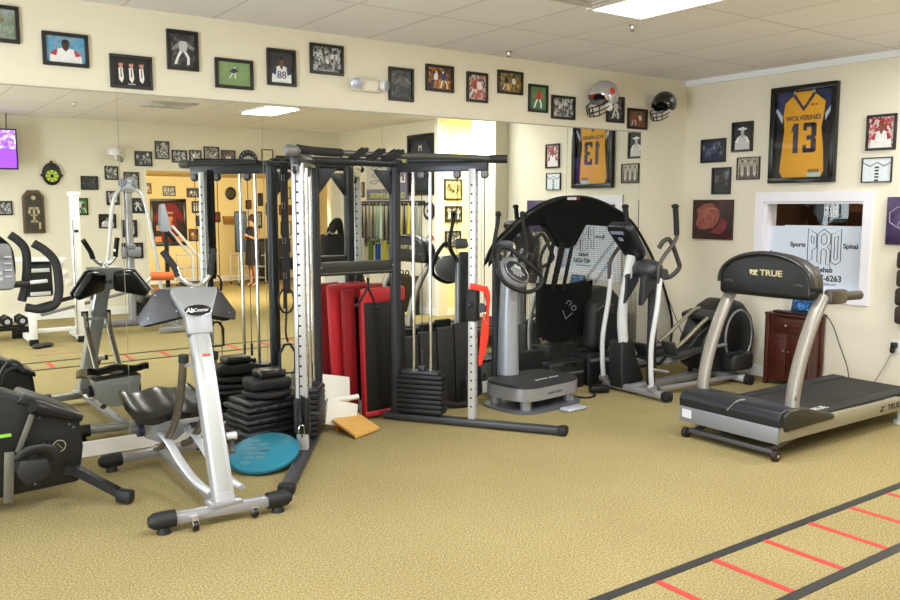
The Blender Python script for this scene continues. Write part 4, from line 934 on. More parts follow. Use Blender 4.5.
# seat carriage
g = MB(); g.prism([(-.17, .40), (.16, .42), (.13, .26), (.05, .20), (-.05, .20), (-.14, .24)], 5.16, 5.34, M=Matrix.Translation((1.53, 0, 0)), bev=.01); ca = g.build('seat_carriage', mat('#A7AAAE', .35, metal=.4), t)
for s in (-1, 1):
    g = MB(); g.cyl((1.53 + s * .15, 5.17, .30), (1.53 + s * .185, 5.17, .30), .045, n=20); g.build('roller', mat('#22263A', .4), ca)
g = MB(); g.cyl((1.30, 5.17, .305), (1.38, 5.17, .305), .022, n=14); g.build('axle_stub', MGREY, ca)
text('small_lettering', 'AB COASTER', .02, pm('#E4E4E4'), ca, facing((1.53, 5.345, .37), FC), ext=.0005)
def seat_surface():
    rows = []; N = 36; K = 12
    for i in range(K + 1):
        v = i / K; y = 4.98 + .38 * v; row = []
        for j in range(N + 1):
            u = j / N * 2 - 1; wv = .011 * math.cos(u * PI * 1.7) + .010 * abs(u) ** 3
            edge = -.012 * (max(0, abs(u) - .8) / .2) ** 2 - .012 * (abs(v * 2 - 1) ** 8)
            row.append(Vector((1.515 + u * (.23 - .03 * abs(v - .5)), y + .03 * u * u, .425 + wv + edge + .09 * v)))
        rows.append(row)
    return rows
g = MB(); top_ = seat_surface(); bot = [[p - Vector((0, 0, .045)) for p in r_] for r_ in top_]
ring = [r_[0] for r_ in top_]
g.sheet(top_); g.sheet([list(reversed(r_)) for r_ in bot])
for pa, pb in ((top_[0], bot[0]), ([r_[-1] for r_ in top_], [r_[-1] for r_ in bot]), (list(reversed(top_[-1])), list(reversed(bot[-1]))), ([r_[0] for r_ in reversed(top_)], [r_[0] for r_ in reversed(bot)])):
    g.sheet([pb, pa])
bmesh.ops.remove_doubles(g.bm, verts=g.bm.verts, dist=.0004); bmesh.ops.recalc_face_normals(g.bm, faces=g.bm.faces)
g.build('seat', mat('#121110', .26), t, smooth=50)
# ================================================================== BLACK BIKE at the left edge
t = thing('exercise_bike', 'black stationary machine body with pedal and stabiliser leg at the left picture edge', 'exercise bike', (.6, 5.0, 0))
body = [(.05, .06), (.97, .10), (1.0, .30), (.985, .47), (.92, .50), (.70, .62), (.62, .66), (.30, .62), (.1, .55)]
g = MB(); g.prism(body, 4.98, 5.20, bev=.02, seg=3); sh = g.build('shroud', mat('#0B0C0D', .5, bump=.1, bscale=500), t)
g = MB(); g.prism([(.66, .60), (.71, .645), (.80, .60), (1.0, .49), (1.0, .455), (.9, .5)], 4.965, 5.215, bev=.012, seg=3); g.build('top_cover', mat('#121315', .35), sh)
g = MB(); g.tube([(.735 + .0, 4.90, .585), (.78, 4.92, .56), (.99, 4.96, .47)], .05, n=16, sm=3, radii=[.035, .042, .022]); g.build('side_fairing', mat('#101113', .33), sh)
g = MB(); g.tube([(.873 + .032 * math.cos(a_), 4.977, .325 + .032 * math.sin(a_)) for a_ in [2 * PI * q / 20 for q in range(20)]], .0025, n=6, closed=True); g.beam((.86, 4.976, .34), (.886, 4.976, .31), .004, .003); g.build('round_emblem', pm('#A5A08A'), sh)
g = MB()
for x, z in ((.78, .50), (.95, .42), (.90, .16), (.93, .44), (.74, .13)): g.cyl((x, 4.98, z), (x, 4.974, z), .006, n=8)
g.build('screw', MGREY, sh)
g = MB(); g.beam((.66, 4.95, .33), (.74, 4.95, .53), .03, .012, bev=.004, up=(0, 1, 0)); g.beam((.60, 4.95, .06), (.62, 4.95, .34), .05, .012, bev=.004, up=(0, 1, 0)); g.build('silver_link', mat('#77766B', .35, metal=.5), t)
g = MB(); g.cyl((.70, 4.80, .335), (.70, 4.98, .335), .03, n=16); g.beam((.70, 4.92, .335), (.80, 4.90, .375), .03, .045, bev=.01, up=(0, 1, 0)); g.build('crank', BLACK, t)
g = MB(); g.prism([(-.09, .0), (-.07, .07), (.09, .06), (.11, -.02), (.08, -.08), (-.03, -.10), (-.07, -.06)], 4.76, 4.86, M=Matrix.Translation((.70, 0, .275)) @ Matrix.Diagonal((.85, 1, .8, 1)), bev=.012); pe = g.build('pedal', mat('#151516', .55), t)
g = MB(); g.tube([(.63, 4.80, .33), (.70, 4.80, .37), (.80, 4.80, .36), (.83, 4.80, .31)], .014, n=8, sm=4, flat=(1.8, .5), up=(0, 1, 0)); g.build('pedal_strap', BLACK, pe)
g = MB(); g.tube([(.91, 5.0, .19), (.96, 4.95, .17), (1.04, 4.86, .12), (1.14, 4.76, .055)], .045, n=4, radii=[.042, .036, .032, .032]); lg = g.build('stabiliser_leg', mat('#101012', .35), t)
g = MB(); g.beam((1.12, 4.78, .048), (1.19, 4.715, .042), .07, .075, bev=.02); g.build('rubber_foot', RUBBER, lg)
g = MB(); g.beam((.3, 5.0, .05), (.3, 4.6, .045), .07, .06, bev=.01); g.build('rear_foot', RUBBER, t)
g = MB(); g.box((.585, 4.96, .43), (.10, .03, .016), bev=.004); g.build('green_trim', mat('#7FBE3C', .5), t)
# mast, console and looping handlebars
g = MB(); g.tube([(.42, 5.05, .55), (.42, 5.05, 1.0), (.44, 5.08, 1.24)], .035, n=14); g.build('console_mast', BLACK, t)
g = MB(); g.prism([(-.12, -.12), (.07, -.12), (.085, -.07), (.075, .11), (.06, .13), (-.12, .13)], 0, .05, M=Matrix.Translation((.625, 5.03, 1.33)) @ Matrix.Rotation(R(-12), 4, 'X'), bev=.012); cn = g.build('console', mat('#7B7C7E', .45), t)
for c_, d_ in [((.675, 5.018, 1.28 + .035 * k), (.035, .012, .008)) for k in range(4)] + [((.63, 5.018, 1.27 + .03 * k), (.03, .012, .018)) for k in range(2)]:
    g = MB(); g.box(c_, d_); g.build('console_button', pm('#A9ABAE'), cn)
g = MB(); g.box((.60, 5.012, 1.40), (.07, .01, .05)); g.build('display', mat('#3A3F48', .2), cn)
g = MB(); g.beam((.42, 5.06, 1.22), (.80, 5.06, 1.235), .035, .035, bev=.01); hb = g.build('handlebar_stem', BLACK, t)
g = MB(); g.beam((.78, 5.05, 1.24), (.87, 5.05, 1.245), .02, .02, bev=.004); g.build('silver_bracket', LSILV, hb)
for pts, nm in (([(.703, 5.1, 1.50), (.745, 5.1, 1.465), (.775, 5.1, 1.415), (.778, 5.1, 1.33), (.765, 5.1, 1.22), (.74, 5.08, 1.14)], 'handle_loop'),
            ([(.80, 5.0, 1.455), (.85, 5.0, 1.42), (.90, 5.0, 1.36), (.915, 5.0, 1.28), (.915, 5.0, 1.18), (.89, 5.0, 1.115), (.82, 5.0, 1.095), (.745, 5.0, 1.11)], 'handle_loop')):
    g = MB(); g.tube(pts, .023, n=14, sm=5); g.build(nm, FOAM, t)
g = MB(); g.tube([(.60, 5.1, .66), (.61, 5.12, .72), (.66, 5.12, .80), (.71, 5.12, .79), (.735, 5.12, .74), (.72, 5.12, .76), (.69, 5.12, .765), (.64, 5.12, .74), (.62, 5.12, .68)], .011, n=8, sm=3); g.build('hook_handle', BLACK, t)

# ================================================================== step stack, disc, slant boards
def step(z, s, label, grp='black stacked steps'):
    t = thing('step_riser', label, 'step riser', (2.30, 5.52, z), R(0), grp); M = Matrix.Translation((2.30, 5.52, z)) @ Matrix.Rotation(R(8), 4, 'Z')
    g = MB()
    for a, b_, h0, h1 in ((.245, .20, 0, .04), (.215, .17, .03, .08)):
        g.box((0, 0, (h0 + h1) / 2), (2 * a * s, 2 * b_ * s, h1 - h0), M=M, bev=.02, seg=3)
    g.build('body', mat('#1E1F22', .38, bump=.1, bscale=300), t)
    for k in range(4):
        g = MB(); g.box((-.12 + .08 * k, -.2 * s, .022), (.05, .006, .02), M=M); g.build('rib', RUBBER, t)
for k, l in enumerate(('black step riser at the bottom of the stack by the mirror', 'black step riser second from the bottom of the stack', 'black step riser third from the bottom of the stack', 'black step riser topmost of the wide stack, under the round disc')): step(.0 + k * .0815, 1 - .04 * k, l)
g = MB(); g.lathe([(.02, 0), (.16, .0), (.175, .015), (.175, .03), (.16, .045), (.02, .045)], (2.33, 5.50, .3275), n=32); tag(rebase(g.build('round_disc', RUBBER)), 'black round disc lying on the stacked steps', 'disc')
t = thing('step_platform', 'small black step platform on top of the round disc', 'step', (2.33, 5.50, .3730))
g = MB(); g.box((2.33, 5.50, .4165), (.3, .2, .085), bev=.025, seg=3); g.build('body', RUBBER, t); g = MB(); g.box((2.35, 5.50, .486), (.2, .16, .055), bev=.018, seg=3); g.build('top', VINYL, t)
# teal balance disc, tipped
t = thing('balance_board', 'round teal balance board tipped on its base beside the trainer foot', 'balance board', (2.06, 4.93, 0))
M = Matrix.Translation((2.06, 4.93, .09)) @ Matrix.Rotation(R(54.5 - 90), 4, 'Z') @ Matrix.Rotation(R(17), 4, 'X') @ Matrix.Rotation(R(-3), 4, 'Y')
g = MB(); g.lathe([(.01, -.016), (.205, -.016), (.222, -.008), (.222, .010), (.212, .017), (.01, .017)], n=48); bmesh.ops.transform(g.bm, matrix=M, verts=g.bm.verts); bd = g.build('board', mat('#1A7288', .5), t)
g = MB(); g.lathe([(.01, -.085), (.05, -.075), (.085, -.045), (.095, -.018)], n=28); bmesh.ops.transform(g.bm, matrix=M, verts=g.bm.verts); g.build('dome_base', mat('#14606F', .5), t)
g = MB()
for k in range(6):
    for j in range(2):
        if abs(k - 2.5) > 2.4 and j: continue
        g.box((-.09 + .075 * j + .01 * (k % 2), -.13 + .05 * k, .0175), (.062, .03, .002), M=M, bev=.0)
g.build('grey_grip_patch', mat('#4A7984', .7, var=.3, vscale=60), bd)
g = MB(); g.tube([M @ Vector((x, y, .018)) for x, y in circ(0, 0, .03, 24, .018)], .002, n=6, closed=True); g.box((0, 0, .018), (.03, .006, .002), M=M); g.build('logo', pm('#123F4C'), bd)
# white slant board leaning on the red mat
t = thing('white_slant_board', 'white plastic incline board leaning behind the plywood board', 'slant board', (2.93, 5.5, 0))
g = MB(); g.beam((2.88, 5.52, .20), (2.92, 5.60, .38), .25, .03, bev=.01, up=(0, 1, 0)); g.build('upper_panel', mat('#D9D8CC', .5), t)
g = MB(); g.beam((2.87, 5.44, .02), (2.93, 5.50, .20), .27, .035, bev=.01, up=(0, 1, 0)); g.build('lower_panel', mat('#DAD9CE', .5), t)
g = MB(); g.cyl((2.80, 5.52, .205), (3.05, 5.47, .225), .02, n=14); g.build('rounded_ledge', mat('#E2E1D8', .45), t)
# plywood wedge
t = thing('plywood_board', 'small pale plywood incline board on the carpet by the trainer', 'slant board', (2.95, 5.30, 0))
def quadslab(mb, pts, th):
    vs0 = [mb.bm.verts.new(p) for p in pts]; vs1 = [mb.bm.verts.new(Vector(p) - Vector((0, 0, th))) for p in pts]
    fs = [mb.bm.faces.new(vs0), mb.bm.faces.new(list(reversed(vs1)))]
    for i in range(4): fs.append(mb.bm.faces.new((vs0[(i + 1) % 4], vs0[i], vs1[i], vs1[(i + 1) % 4])))
    bmesh.ops.recalc_face_normals(mb.bm, faces=fs)
g = MB(); quadslab(g, [(2.80, 5.42, .095), (3.06, 5.54, .10), (3.10, 5.25, .028), (2.84, 5.14, .028)], .018); g.build('top_board', PINE, t)
g = MB(); g.beam((2.82, 5.39, .035), (3.03, 5.50, .038), .018, .065); g.build('support', mat('#A8702E', .55), t)
# mats
t = thing('folded_mat', 'tall red folded gym mat standing against the mirror', 'gym mat', (3.1, 5.7, 0))
RED = mat('#B3202B', .42, bump=.1, bscale=200)
g = MB(); g.box((3.05, 5.74, .53), (.20, .035, 1.06), rot=(0, R(-3), R(8)), bev=.016, seg=3); g.build('outer_panel', RED, t)
g = MB(); g.box((3.10, 5.69, .52), (.13, .035, 1.0), rot=(0, R(-2), R(12)), bev=.016, seg=3); g.build('inner_panel', mat('#8E1A23', .45, bump=.1, bscale=200), t)
g = MB(); g.box((3.16, 5.755, 1.03), (.3, .04, .05), rot=(0, R(-2), R(6)), bev=.018, seg=3); g.build('top_fold', RED, t)
t = thing('gym_mat', 'black gym mat with red top and bottom band standing beside the red mat', 'gym mat', (3.36, 5.62, 0))
g = MB(); g.box((3.37, 5.62, .49), (.41, .05, .9), rot=(R(-2), 0, R(6)), bev=.012, seg=3); g.build('black_panel', mat('#0B0B0C', .5, bump=.15, bscale=250), t)
g = MB(); g.box((3.37, 5.635, .965), (.42, .058, .12), rot=(R(-2), 0, R(6)), bev=.022, seg=3); g.build('red_cap', mat('#C32A33', .4), t)
g = MB(); g.box((3.37, 5.60, .045), (.43, .06, .045), rot=(0, 0, R(6)), bev=.015, seg=3); g.build('red_base', mat('#A8202A', .45), t)
g = MB(); g.box((3.165, 5.60, .50), (.02, .055, .92), rot=(R(-2), 0, R(6)), bev=.008); g.build('red_edge', mat('#B3202B', .45), t)
t = thing('folding_mat', 'wide black folding panel mat leaning on the mirror behind the right weight stack', 'gym mat', (3.95, 5.66, 0))
for k in range(4):
    x = 3.66 + k * .17; h = .60 + .025 * k
    g = MB(); g.box((x, 5.70 - .012 * k, h / 2), (.165, .05, h), rot=(R(-3), 0, R(-4)), bev=.014, seg=3); g.build('panel', mat('#141413', .6, bump=.2, bscale=250), t)
g = MB(); g.tube([(3.60, 5.64, .11), (3.8, 5.55, .06), (3.95, 5.48, .03), (4.08, 5.46, .03), (4.14, 5.52, .12), (4.16, 5.58, .24)], .016, n=8, sm=5, flat=(1.6, .4), up=(0, 1, 0)); g.build('carry_strap', BLACKM, t)
t = thing('foam_pad', 'large round edged black pad leaning at the vibration plate side', 'pad', (4.35, 5.72, 0))
g = MB(); g.box((4.37, 5.76, .30), (.13, .07, .58), rot=(R(-5), 0, 0), bev=.035, seg=3); g.build('body', mat('#17171A', .6), t)
g = MB(); g.tube([(4.33, 5.72, .5), (4.32, 5.70, .3), (4.34, 5.715, .1)], .012, sm=4); g.build('strap', BLACKM, t)

# ================================================================== VIBRATION PLATE
t = thing('vibration_plate', 'silver vibration platform with tall grey column, console and loop handles', 'vibration plate', (4.66, 5.32, 0))
yaw = R(7)
def VM(loc): return Matrix.Translation(Vector(loc)) @ Matrix.Rotation(yaw, 4, 'Z')
C0 = (4.60, 5.25)
def plate(hw, hd, z0, z1, bev, name, m_, par, dx=0, dy=0):
    g = MB(); n = 24; pts = []
    for k in range(n):
        a_ = 2 * PI * k / n; c, s_ = math.cos(a_), math.sin(a_)
        pts.append((dx + hw * math.copysign(abs(c) ** .45, c), dy + hd * math.copysign(abs(s_) ** .55, s_)))
    M = VM((C0[0], C0[1], 0)); v0 = [g.bm.verts.new(M @ Vector((x, y, z0))) for x, y in pts]; v1 = [g.bm.verts.new(M @ Vector((x, y, z1))) for x, y in pts]
    fs = [g.bm.faces.new(list(reversed(v0))), g.bm.faces.new(v1)]
    for i in range(n): fs.append(g.bm.faces.new((v0[i], v0[(i + 1) % n], v1[(i + 1) % n], v1[i])))
    g._fin(v0 + v1, None, bev); return g.build(name, m_, par)
plate(.40, .29, .0, .022, .006, 'ground_plate', mat('#6C7078', .4, metal=.4), t, -.0)
top = plate(.375, .265, .10, .20, .02, 'platform', SILVER, t)
plate(.37, .26, .20, .224, .008, 'foot_mat', mat('#2A2B2D', .6), top)
text('platform_lettering', 'power plate', .06, pm('#C9CBCC'), top, VM((C0[0], C0[1], .226)) @ Matrix.Translation((.06, -.10, 0)) @ Matrix.Rotation(R(-90), 4, 'X'), ext=.0006)
text('front_lettering', 'power plate', .035, pm('#3C3E44'), top, VM((C0[0], C0[1], .15)) @ Matrix.Translation((-.02, -.267, 0)), ext=.0006)
for dx in (-.27, .27):
    for dy in (-.17, .17):
        g = MB(); p = VM((C0[0], C0[1], 0)) @ Vector((dx, dy, 0)); g.cyl((p.x, p.y, .02), (p.x, p.y, .11), .045, n=18); g.build('damper_foot', SILVER, t)
ccx, ccy = 4.535, 5.50
M = VM((ccx, ccy, 0))
g = MB(); g.tube([(ccx, ccy, .22), (ccx, ccy, .7), (ccx + .005, ccy - .01, 1.05), (ccx, ccy - .015, 1.22)], .074, n=22, radii=[.095, .084, .080, .066]); col = g.build('column', mat('#A6ABB4', .35, metal=.35), t)
g = MB(); g.box((-.05, .085, .70), (.10, .05, 1.1), M=M, bev=.02); g.build('column_back', mat('#36383C', .5), col)
g = MB(); g.box((.0815, -.03, .80), (.004, .05, .09), M=M); g.build('column_label', mat('#8E9296', .5), col)
# console: tilted rounded disc with oval keypad
cc = Vector((4.475, 5.36, 1.10)); dirc = Vector((.12, -.86, .5)).normalized()
Mc = Matrix.Translation(cc) @ dirc.to_track_quat('Z', 'Y').to_matrix().to_4x4() @ Matrix.Rotation(R(-28), 4, 'Z')
g = MB(); g.ball((0, 0, -.02), (.165, .13, .07), n=24); bmesh.ops.transform(g.bm, matrix=Mc, verts=g.bm.verts); con = g.build('console', mat('#7B7E82', .38), t)
g = MB(); g.lathe([(.01, .045), (.085, .045), (.105, .040), (.11, .03)], n=32); bmesh.ops.transform(g.bm, matrix=Mc @ Matrix.Diagonal((1.15, .85, 1, 1)), verts=g.bm.verts); kp = g.build('keypad', mat('#26282B', .3), con)
g = MB(); g.tube([Mc @ Vector((x, y, .043)) for x, y in circ(0, 0, .122, 32, .09)], .004, n=8, closed=True); g.build('keypad_rim', mat('#B9BCC0', .25, metal=.6), kp)
g = MB(); g.box((0, .038, .048), (.07, .03, .004), M=Mc); g.build('display', mat('#A9B8AE', .3), kp)
g = MB()
for k in range(5):
    for j in range(2):
        if k in (0, 4) and j: continue
        p = Mc @ Vector((-.066 + .033 * k, -.012 - .028 * j, .047)); p2 = Mc @ Vector((-.066 + .033 * k, -.012 - .028 * j, .051)); g.cyl(p, p2, .010, n=10)
g.build('button', mat('#9B9E9C', .4), kp)
# looping handle rails round the console
g = MB(); g.tube([Mc @ Vector(p) for p in ((-.19, .15, .04), (-.19, .02, .02), (-.13, -.11, .0), (-.02, -.15, .0), (.13, -.14, .02), (.235, -.06, .06), (.225, .02, .09), (.10, .06, .11), (-.02, .11, .10), (-.11, .16, .08))], .018, n=12, sm=6, closed=True); g.build('handle_rail', RUBBER, t)
for s in (-1, 1):
    g = MB(); b0 = Vector((ccx + s * .11, ccy + s * -.02, 1.20)); g.tube([(ccx, ccy, 1.12), b0, b0 + Vector((s * .05, -.02, .12)), b0 + Vector((s * .015, -.02, .30)), b0 + Vector((s * .005, -.02, .38))], .017, n=12, sm=4); h = g.build('upright_handle', RUBBER, t)
    g = MB(); g.ball(b0 + Vector((s * .005, -.02, .39)), .026); g.build('knob', RUBBER, h)
g = MB(); g.box((ccx - .03, ccy, 1.32), (.12, .07, .09), rot=(R(20), 0, yaw), bev=.02); g.build('top_display', mat('#5A5E66', .4), t)
# foot control and adapter on the floor
g = MB(); g.box((4.72, 4.88, .015), (.22, .11, .024), rot=(0, 0, R(5)), bev=.01, seg=3); tag(rebase(g.build('foot_control', mat('#B9BFC9', .35, metal=.2))), 'flat silver foot control on the carpet in front of the vibration plate', 'foot control')
t = thing('power_adapter', 'black power adapter with cord on the carpet between the vibration plate and elliptical', 'power adapter', (5.34, 5.2, 0))
g = MB(); g.box((5.36, 5.22, .035), (.17, .10, .06), rot=(0, 0, R(-30)), bev=.012); g.build('brick', BLACK, t)
g = MB(); g.tube([(5.28, 5.21, .02), (5.22, 5.13, .012), (5.12, 5.10, .01), (5.06, 5.16, .01), (5.04, 5.25, .012)], .008, n=7, sm=5);  g.build('cord', BLACK, t)

# ================================================================== BLACK ARCHED NET
t = thing('practice_net', 'arched black framed practice net with black cloth flap and pocket before the mirror', 'net', (5.1, 5.5, 0))
NY = 5.795
ARCH = [(4.555, 1.169), (4.644, 1.317), (4.848, 1.481), (5.083, 1.623), (5.327, 1.714), (5.542, 1.744), (5.778, 1.735), (6.052, 1.660), (6.340, 1.521), (6.569, 1.286), (6.761, 1.024), (6.931, 0.700), (7.023, 0.408), (6.971, 0.123), (6.812, -0.007)]
g = MB(); g.tube([(x, NY, z) for x, z in ARCH], .014, n=10, sm=5); g.build('arch_pole', BLACK, t)
g = MB(); g.tube([(4.865, NY - .01, 1.375), (4.855, NY - .01, 0.583), (4.849, NY - .01, 0.020)], .011, n=8); g.build('side_pole', BLACK, t)
g = MB(); g.tube([(4.849, NY - .01, 0.020), (5.693, NY - .015, 0.020), (6.812, NY, 0.020)], .014, n=8); g.build('floor_pole', BLACK, t)
def arch_top(x):
    best = 0
    for (x0, z0), (x1, z1) in zip(ARCH, ARCH[1:]):
        if min(x0, x1) <= x <= max(x0, x1) and abs(x1 - x0) > 1e-6: best = max(best, z0 + (z1 - z0) * (x - x0) / (x1 - x0))
    return best
def arch_right(z):
    best = 0
    for (x0, z0), (x1, z1) in zip(ARCH[6:], ARCH[7:]):
        if min(z0, z1) <= z <= max(z0, z1) and abs(z1 - z0) > 1e-6: best = max(best, x0 + (x1 - x0) * (z - z0) / (z1 - z0))
    return best
g = MB(); step_ = .02; x = 4.87
while x < 7.0:
    zt = min(1.476, arch_top(x))
    if zt > .1: g.beam((x, NY, .03), (x, NY, zt), .0014, .0014)
    x += step_
z = .05
while z < 1.47:
    r = arch_right(z)
    if r: g.beam((4.87, NY, z), (r, NY, z), .0014, .0014)
    z += step_
g.build('netting', mat('#4A4A48', .9), t)['kind'] = 'stuff'
CL = mat('#0B0B0C', .92, bump=.2, bscale=120)
def cloth(top, bot, n, name, dy=-.004, wob=.006, th=.003):
    def lerp(P_, u):
        q = u * (len(P_) - 1); a_ = min(int(q), len(P_) - 2); f_ = q - a_
        return (P_[a_][0] * (1 - f_) + P_[a_ + 1][0] * f_, P_[a_][1] * (1 - f_) + P_[a_ + 1][1] * f_)
    rows = []
    for i in range(7):
        v = i / 6; row = []
        for j in range(n + 1):
            u = j / n; a = lerp(top, u); b_ = lerp(bot, u)
            x, z = a[0] * (1 - v) + b_[0] * v, a[1] * (1 - v) + b_[1] * v
            row.append(Vector((x, NY + dy - wob * (1 + math.sin(u * 23 + v * 3)) * v * .6, z)))
        rows.append(row)
    g = MB(); g.sheet(rows, th=th); return g.build(name, CL, t, smooth=80)
cloth([(4.544, 1.162), (4.644, 1.327), (4.848, 1.491), (5.083, 1.633), (5.327, 1.724), (5.542, 1.754), (5.778, 1.746), (6.052, 1.670), (6.340, 1.528)],
      [(4.539, 1.118), (4.738, 1.294), (4.880, 1.416), (5.012, 1.479), (5.226, 1.487), (5.503, 1.473), (5.791, 1.479), (6.064, 1.459), (6.344, 1.457)], 40, 'cloth_crown')
cloth([(5.144, 1.558), (5.470, 1.599), (5.754, 1.528)], [(5.378, 1.294), (5.475, 1.259), (5.571, 1.289)], 20, 'hanging_flap', dy=-.02, wob=.008)
g = MB(); g.box((5.520, NY - .022, 1.729), (.115, .004, .026), rot=(R(8), 0, 0)); g.build('white_label', pm('#D8D2D2'), t)
g = MB(); g.box((5.607, NY - .022, 1.727), (.04, .004, .026), rot=(R(8), 0, 0)); g.build('red_label', pm('#7A1A20'), t)
for x0, x1 in ((5.393, 5.269), (5.531, 5.412)):
    g = MB(); g.beam((x0, NY - .03, 1.32), (x1, NY - .035, .88), .045, .006, bev=.001, up=(0, 1, 0)); g.build('pocket_strap', CL, t)
g = MB(); rows = [[Vector((5.165 + (.65 - .03 * v) * u, NY - .02 - .035 * math.sin(u * PI) * v, .95 - .53 * v - .03 * math.sin(u * PI) * (1 - v))) for u in [k / 12 for k in range(13)]] for v in [q / 8 for q in range(9)]]
g.sheet(rows, th=.01); pk = g.build('pocket', CL, t, smooth=80)
def stroke(pts, nm='pocket_print'):
    g = MB(); g.tube([(x, NY - .062, z) for x, z in pts], .004, n=6); g.build(nm, pm('#8A8A8C'), pk)
stroke([(5.388, 0.684), (5.429, 0.603), (5.510, 0.654)]); stroke([(5.53 + .03 * math.cos(a_), .70 + .022 * math.sin(a_)) for a_ in [2 * PI * q / 10 for q in range(11)]]); stroke([(5.429, 0.745), (5.459, 0.776), (5.500, 0.755), (5.470, 0.725)])
for a, b_ in (((4.982, NY - .03, 1.264), (5.185, NY - .05, 0.959)), ((4.961, NY - .03, 1.264), (5.165, NY - .05, 0.959)), ((5.795, NY - .05, 0.918), (6.303, NY - .03, 1.416)), ((5.825, NY - .05, 0.918), (6.334, NY - .03, 1.416))):
    g = MB(); g.cyl(a, b_, .003, n=6); g.build('tension_cord', BLACK, t)
g = MB(); g.cyl((6.934, NY - .02, 0.684), (6.98, 5.45, .02), .005, n=6); g.build('guy_line', BLACK, t)
# black sports bag and gear behind the net
t = thing('equipment_case', 'long low black case on the carpet under the net pocket', 'case', (5.22, 5.54, 0))
g = MB(); g.box((5.22, 5.54, .13), (.44, .14, .26), bev=.03, seg=3); g.build('body', mat('#121214', .6, bump=.2, bscale=80), t)
g = MB(); g.tube([(5.12, 5.47, .20), (5.16, 5.45, .25), (5.28, 5.45, .25), (5.32, 5.47, .20)], .010, sm=4); g.build('handle', BLACKM, t)
g = MB(); g.box((5.22, 5.468, .15), (.38, .006, .02)); g.build('silver_trim', mat('#7A7B78', .35, metal=.5), t)
t = thing('storage_trunk', 'black trunk on the carpet carrying the bulky sports bag', 'trunk', (5.62, 5.52, 0))
g = MB(); g.box((5.66, 5.56, .15), (.38, .20, .30), bev=.02, seg=3); g.build('body', mat('#0F0F11', .6), t)
g = MB(); g.box((5.66, 5.455, .24), (.34, .01, .03), bev=.004); g.build('front_band', MGREY, t)
t = thing('sports_bag', 'bulky rounded black sports bag on the trunk beside the net pocket', 'bag', (5.66, 5.55, .30))
g = MB(); g.box((5.67, 5.555, .545), (.30, .18, .48), rot=(0, R(4), 0), bev=.085, seg=5); g.build('body', mat('#131315', .6, bump=.3, bscale=60), t)
g = MB(); g.box((5.69, 5.46, .51), (.21, .04, .32), bev=.018, seg=3); g.build('front_pocket', mat('#0C0C0E', .8), t)
g = MB(); g.tube([(5.56, 5.46, .70), (5.64, 5.452, .74), (5.76, 5.455, .745)], .010, sm=4, flat=(1, .5)); g.build('piping', pm('#56565A'), t)

# ================================================================== ELLIPTICAL
t = thing('elliptical_trainer', 'grey and black rear drive elliptical in the room corner', 'elliptical', (6.3, 4.95, 0))
g = MB(); g.beam((5.56, 5.36, .05), (5.56, 4.64, .05), .075, .06, bev=.02, up=(0, 0, 1)); fb = g.build('front_foot_bar', SILVER, t)
for y in (5.38, 4.62):
    g = MB(); g.beam((5.56, y - .04, .047), (5.56, y + .04, .047), .09, .08, bev=.022); g.build('end_cap', RUBBER, fb)
g = MB(); g.beam((5.56, 5.0, .06), (6.9, 5.0, .085), .08, .06, bev=.01); g.beam((5.7, 4.82, .06), (6.8, 4.76, .07), .04, .04, bev=.01); g.build('floor_frame', SILVER, t)
g = MB(); g.beam((6.75, 5.28, .05), (6.75, 4.66, .05), .075, .06, bev=.02); rf = g.build('rear_foot_bar', LSILV, t)
for y in (5.29, 4.65):
    g = MB(); g.cyl((6.75, y - .03, .045), (6.75, y + .03, .045), .045, n=20); g.build('end_cap', RUBBER, rf)
# thick pale front mast with boot, and dark inner post
g = MB(); g.tube([(5.60, 5.12, .10), (5.56, 5.12, .40), (5.53, 5.12, .70), (5.56, 5.10, 1.0), (5.61, 5.10, 1.22)], .05, n=18, sm=4, flat=(1.0, .8), up=(0, 1, 0)); g.build('front_mast', mat('#C9CBCB', .4), t)
g = MB(); g.prism([(5.50, .46), (5.63, .49), (5.70, .30), (5.80, .10), (5.74, .03), (5.52, .03), (5.50, .2)], 5.08, 5.25, bev=.02, seg=3); g.build('mast_boot', mat('#1C1D1F', .5), t)
g = MB(); g.beam((5.72, 4.94, .07), (5.72, 4.94, 1.10), .075, .06, bev=.015, up=(1, 0, 0)); g.build('inner_post', mat('#333337', .4, metal=.2), t)
# hub with dark bracket
g = MB(); g.ball((5.66, 4.96, 1.11), (.11, .16, .09)); g.cyl((5.66, 4.76, 1.08), (5.66, 5.20, 1.08), .045, n=20); hu = g.build('pivot_hub', mat('#38383C', .4), t)
g = MB(); g.prism([(5.50, .80), (5.52, 1.06), (5.66, 1.12), (5.68, 1.00), (5.56, .86)], 5.06, 5.12, bev=.012); g.prism([(5.50, .80), (5.52, 1.06), (5.66, 1.12), (5.68, 1.00), (5.56, .86)], 4.86, 4.92, bev=.012); g.build('side_bracket', mat('#2A2B2E', .45), hu)
# console
g = MB(); pr = [(-.12, -.12), (-.08, -.19), (.08, -.19), (.12, -.12), (.15, .15), (.12, .20), (-.12, .20), (-.15, .15)]
Mp = Matrix.Translation((5.56, 5.10, 1.345)) @ Matrix.Rotation(R(-96), 4, 'Z') @ Matrix.Rotation(R(38), 4, 'X')
g.prism(pr, -.035, .045, M=Mp, bev=.022, seg=3); con = g.build('console', mat('#191B21', .35), t)
g = MB(); g.box((-.02, -.038, .13), (.16, .008, .03), M=Mp); g.box((-.02, -.038, .06), (.05, .006, .035), M=Mp); g.build('console_labels', mat('#9AA0B8', .4), con)
g = MB(); g.box((0, .048, .04), (.22, .006, .2), M=Mp, bev=.002); g.build('display', mat('#121418', .15), con)
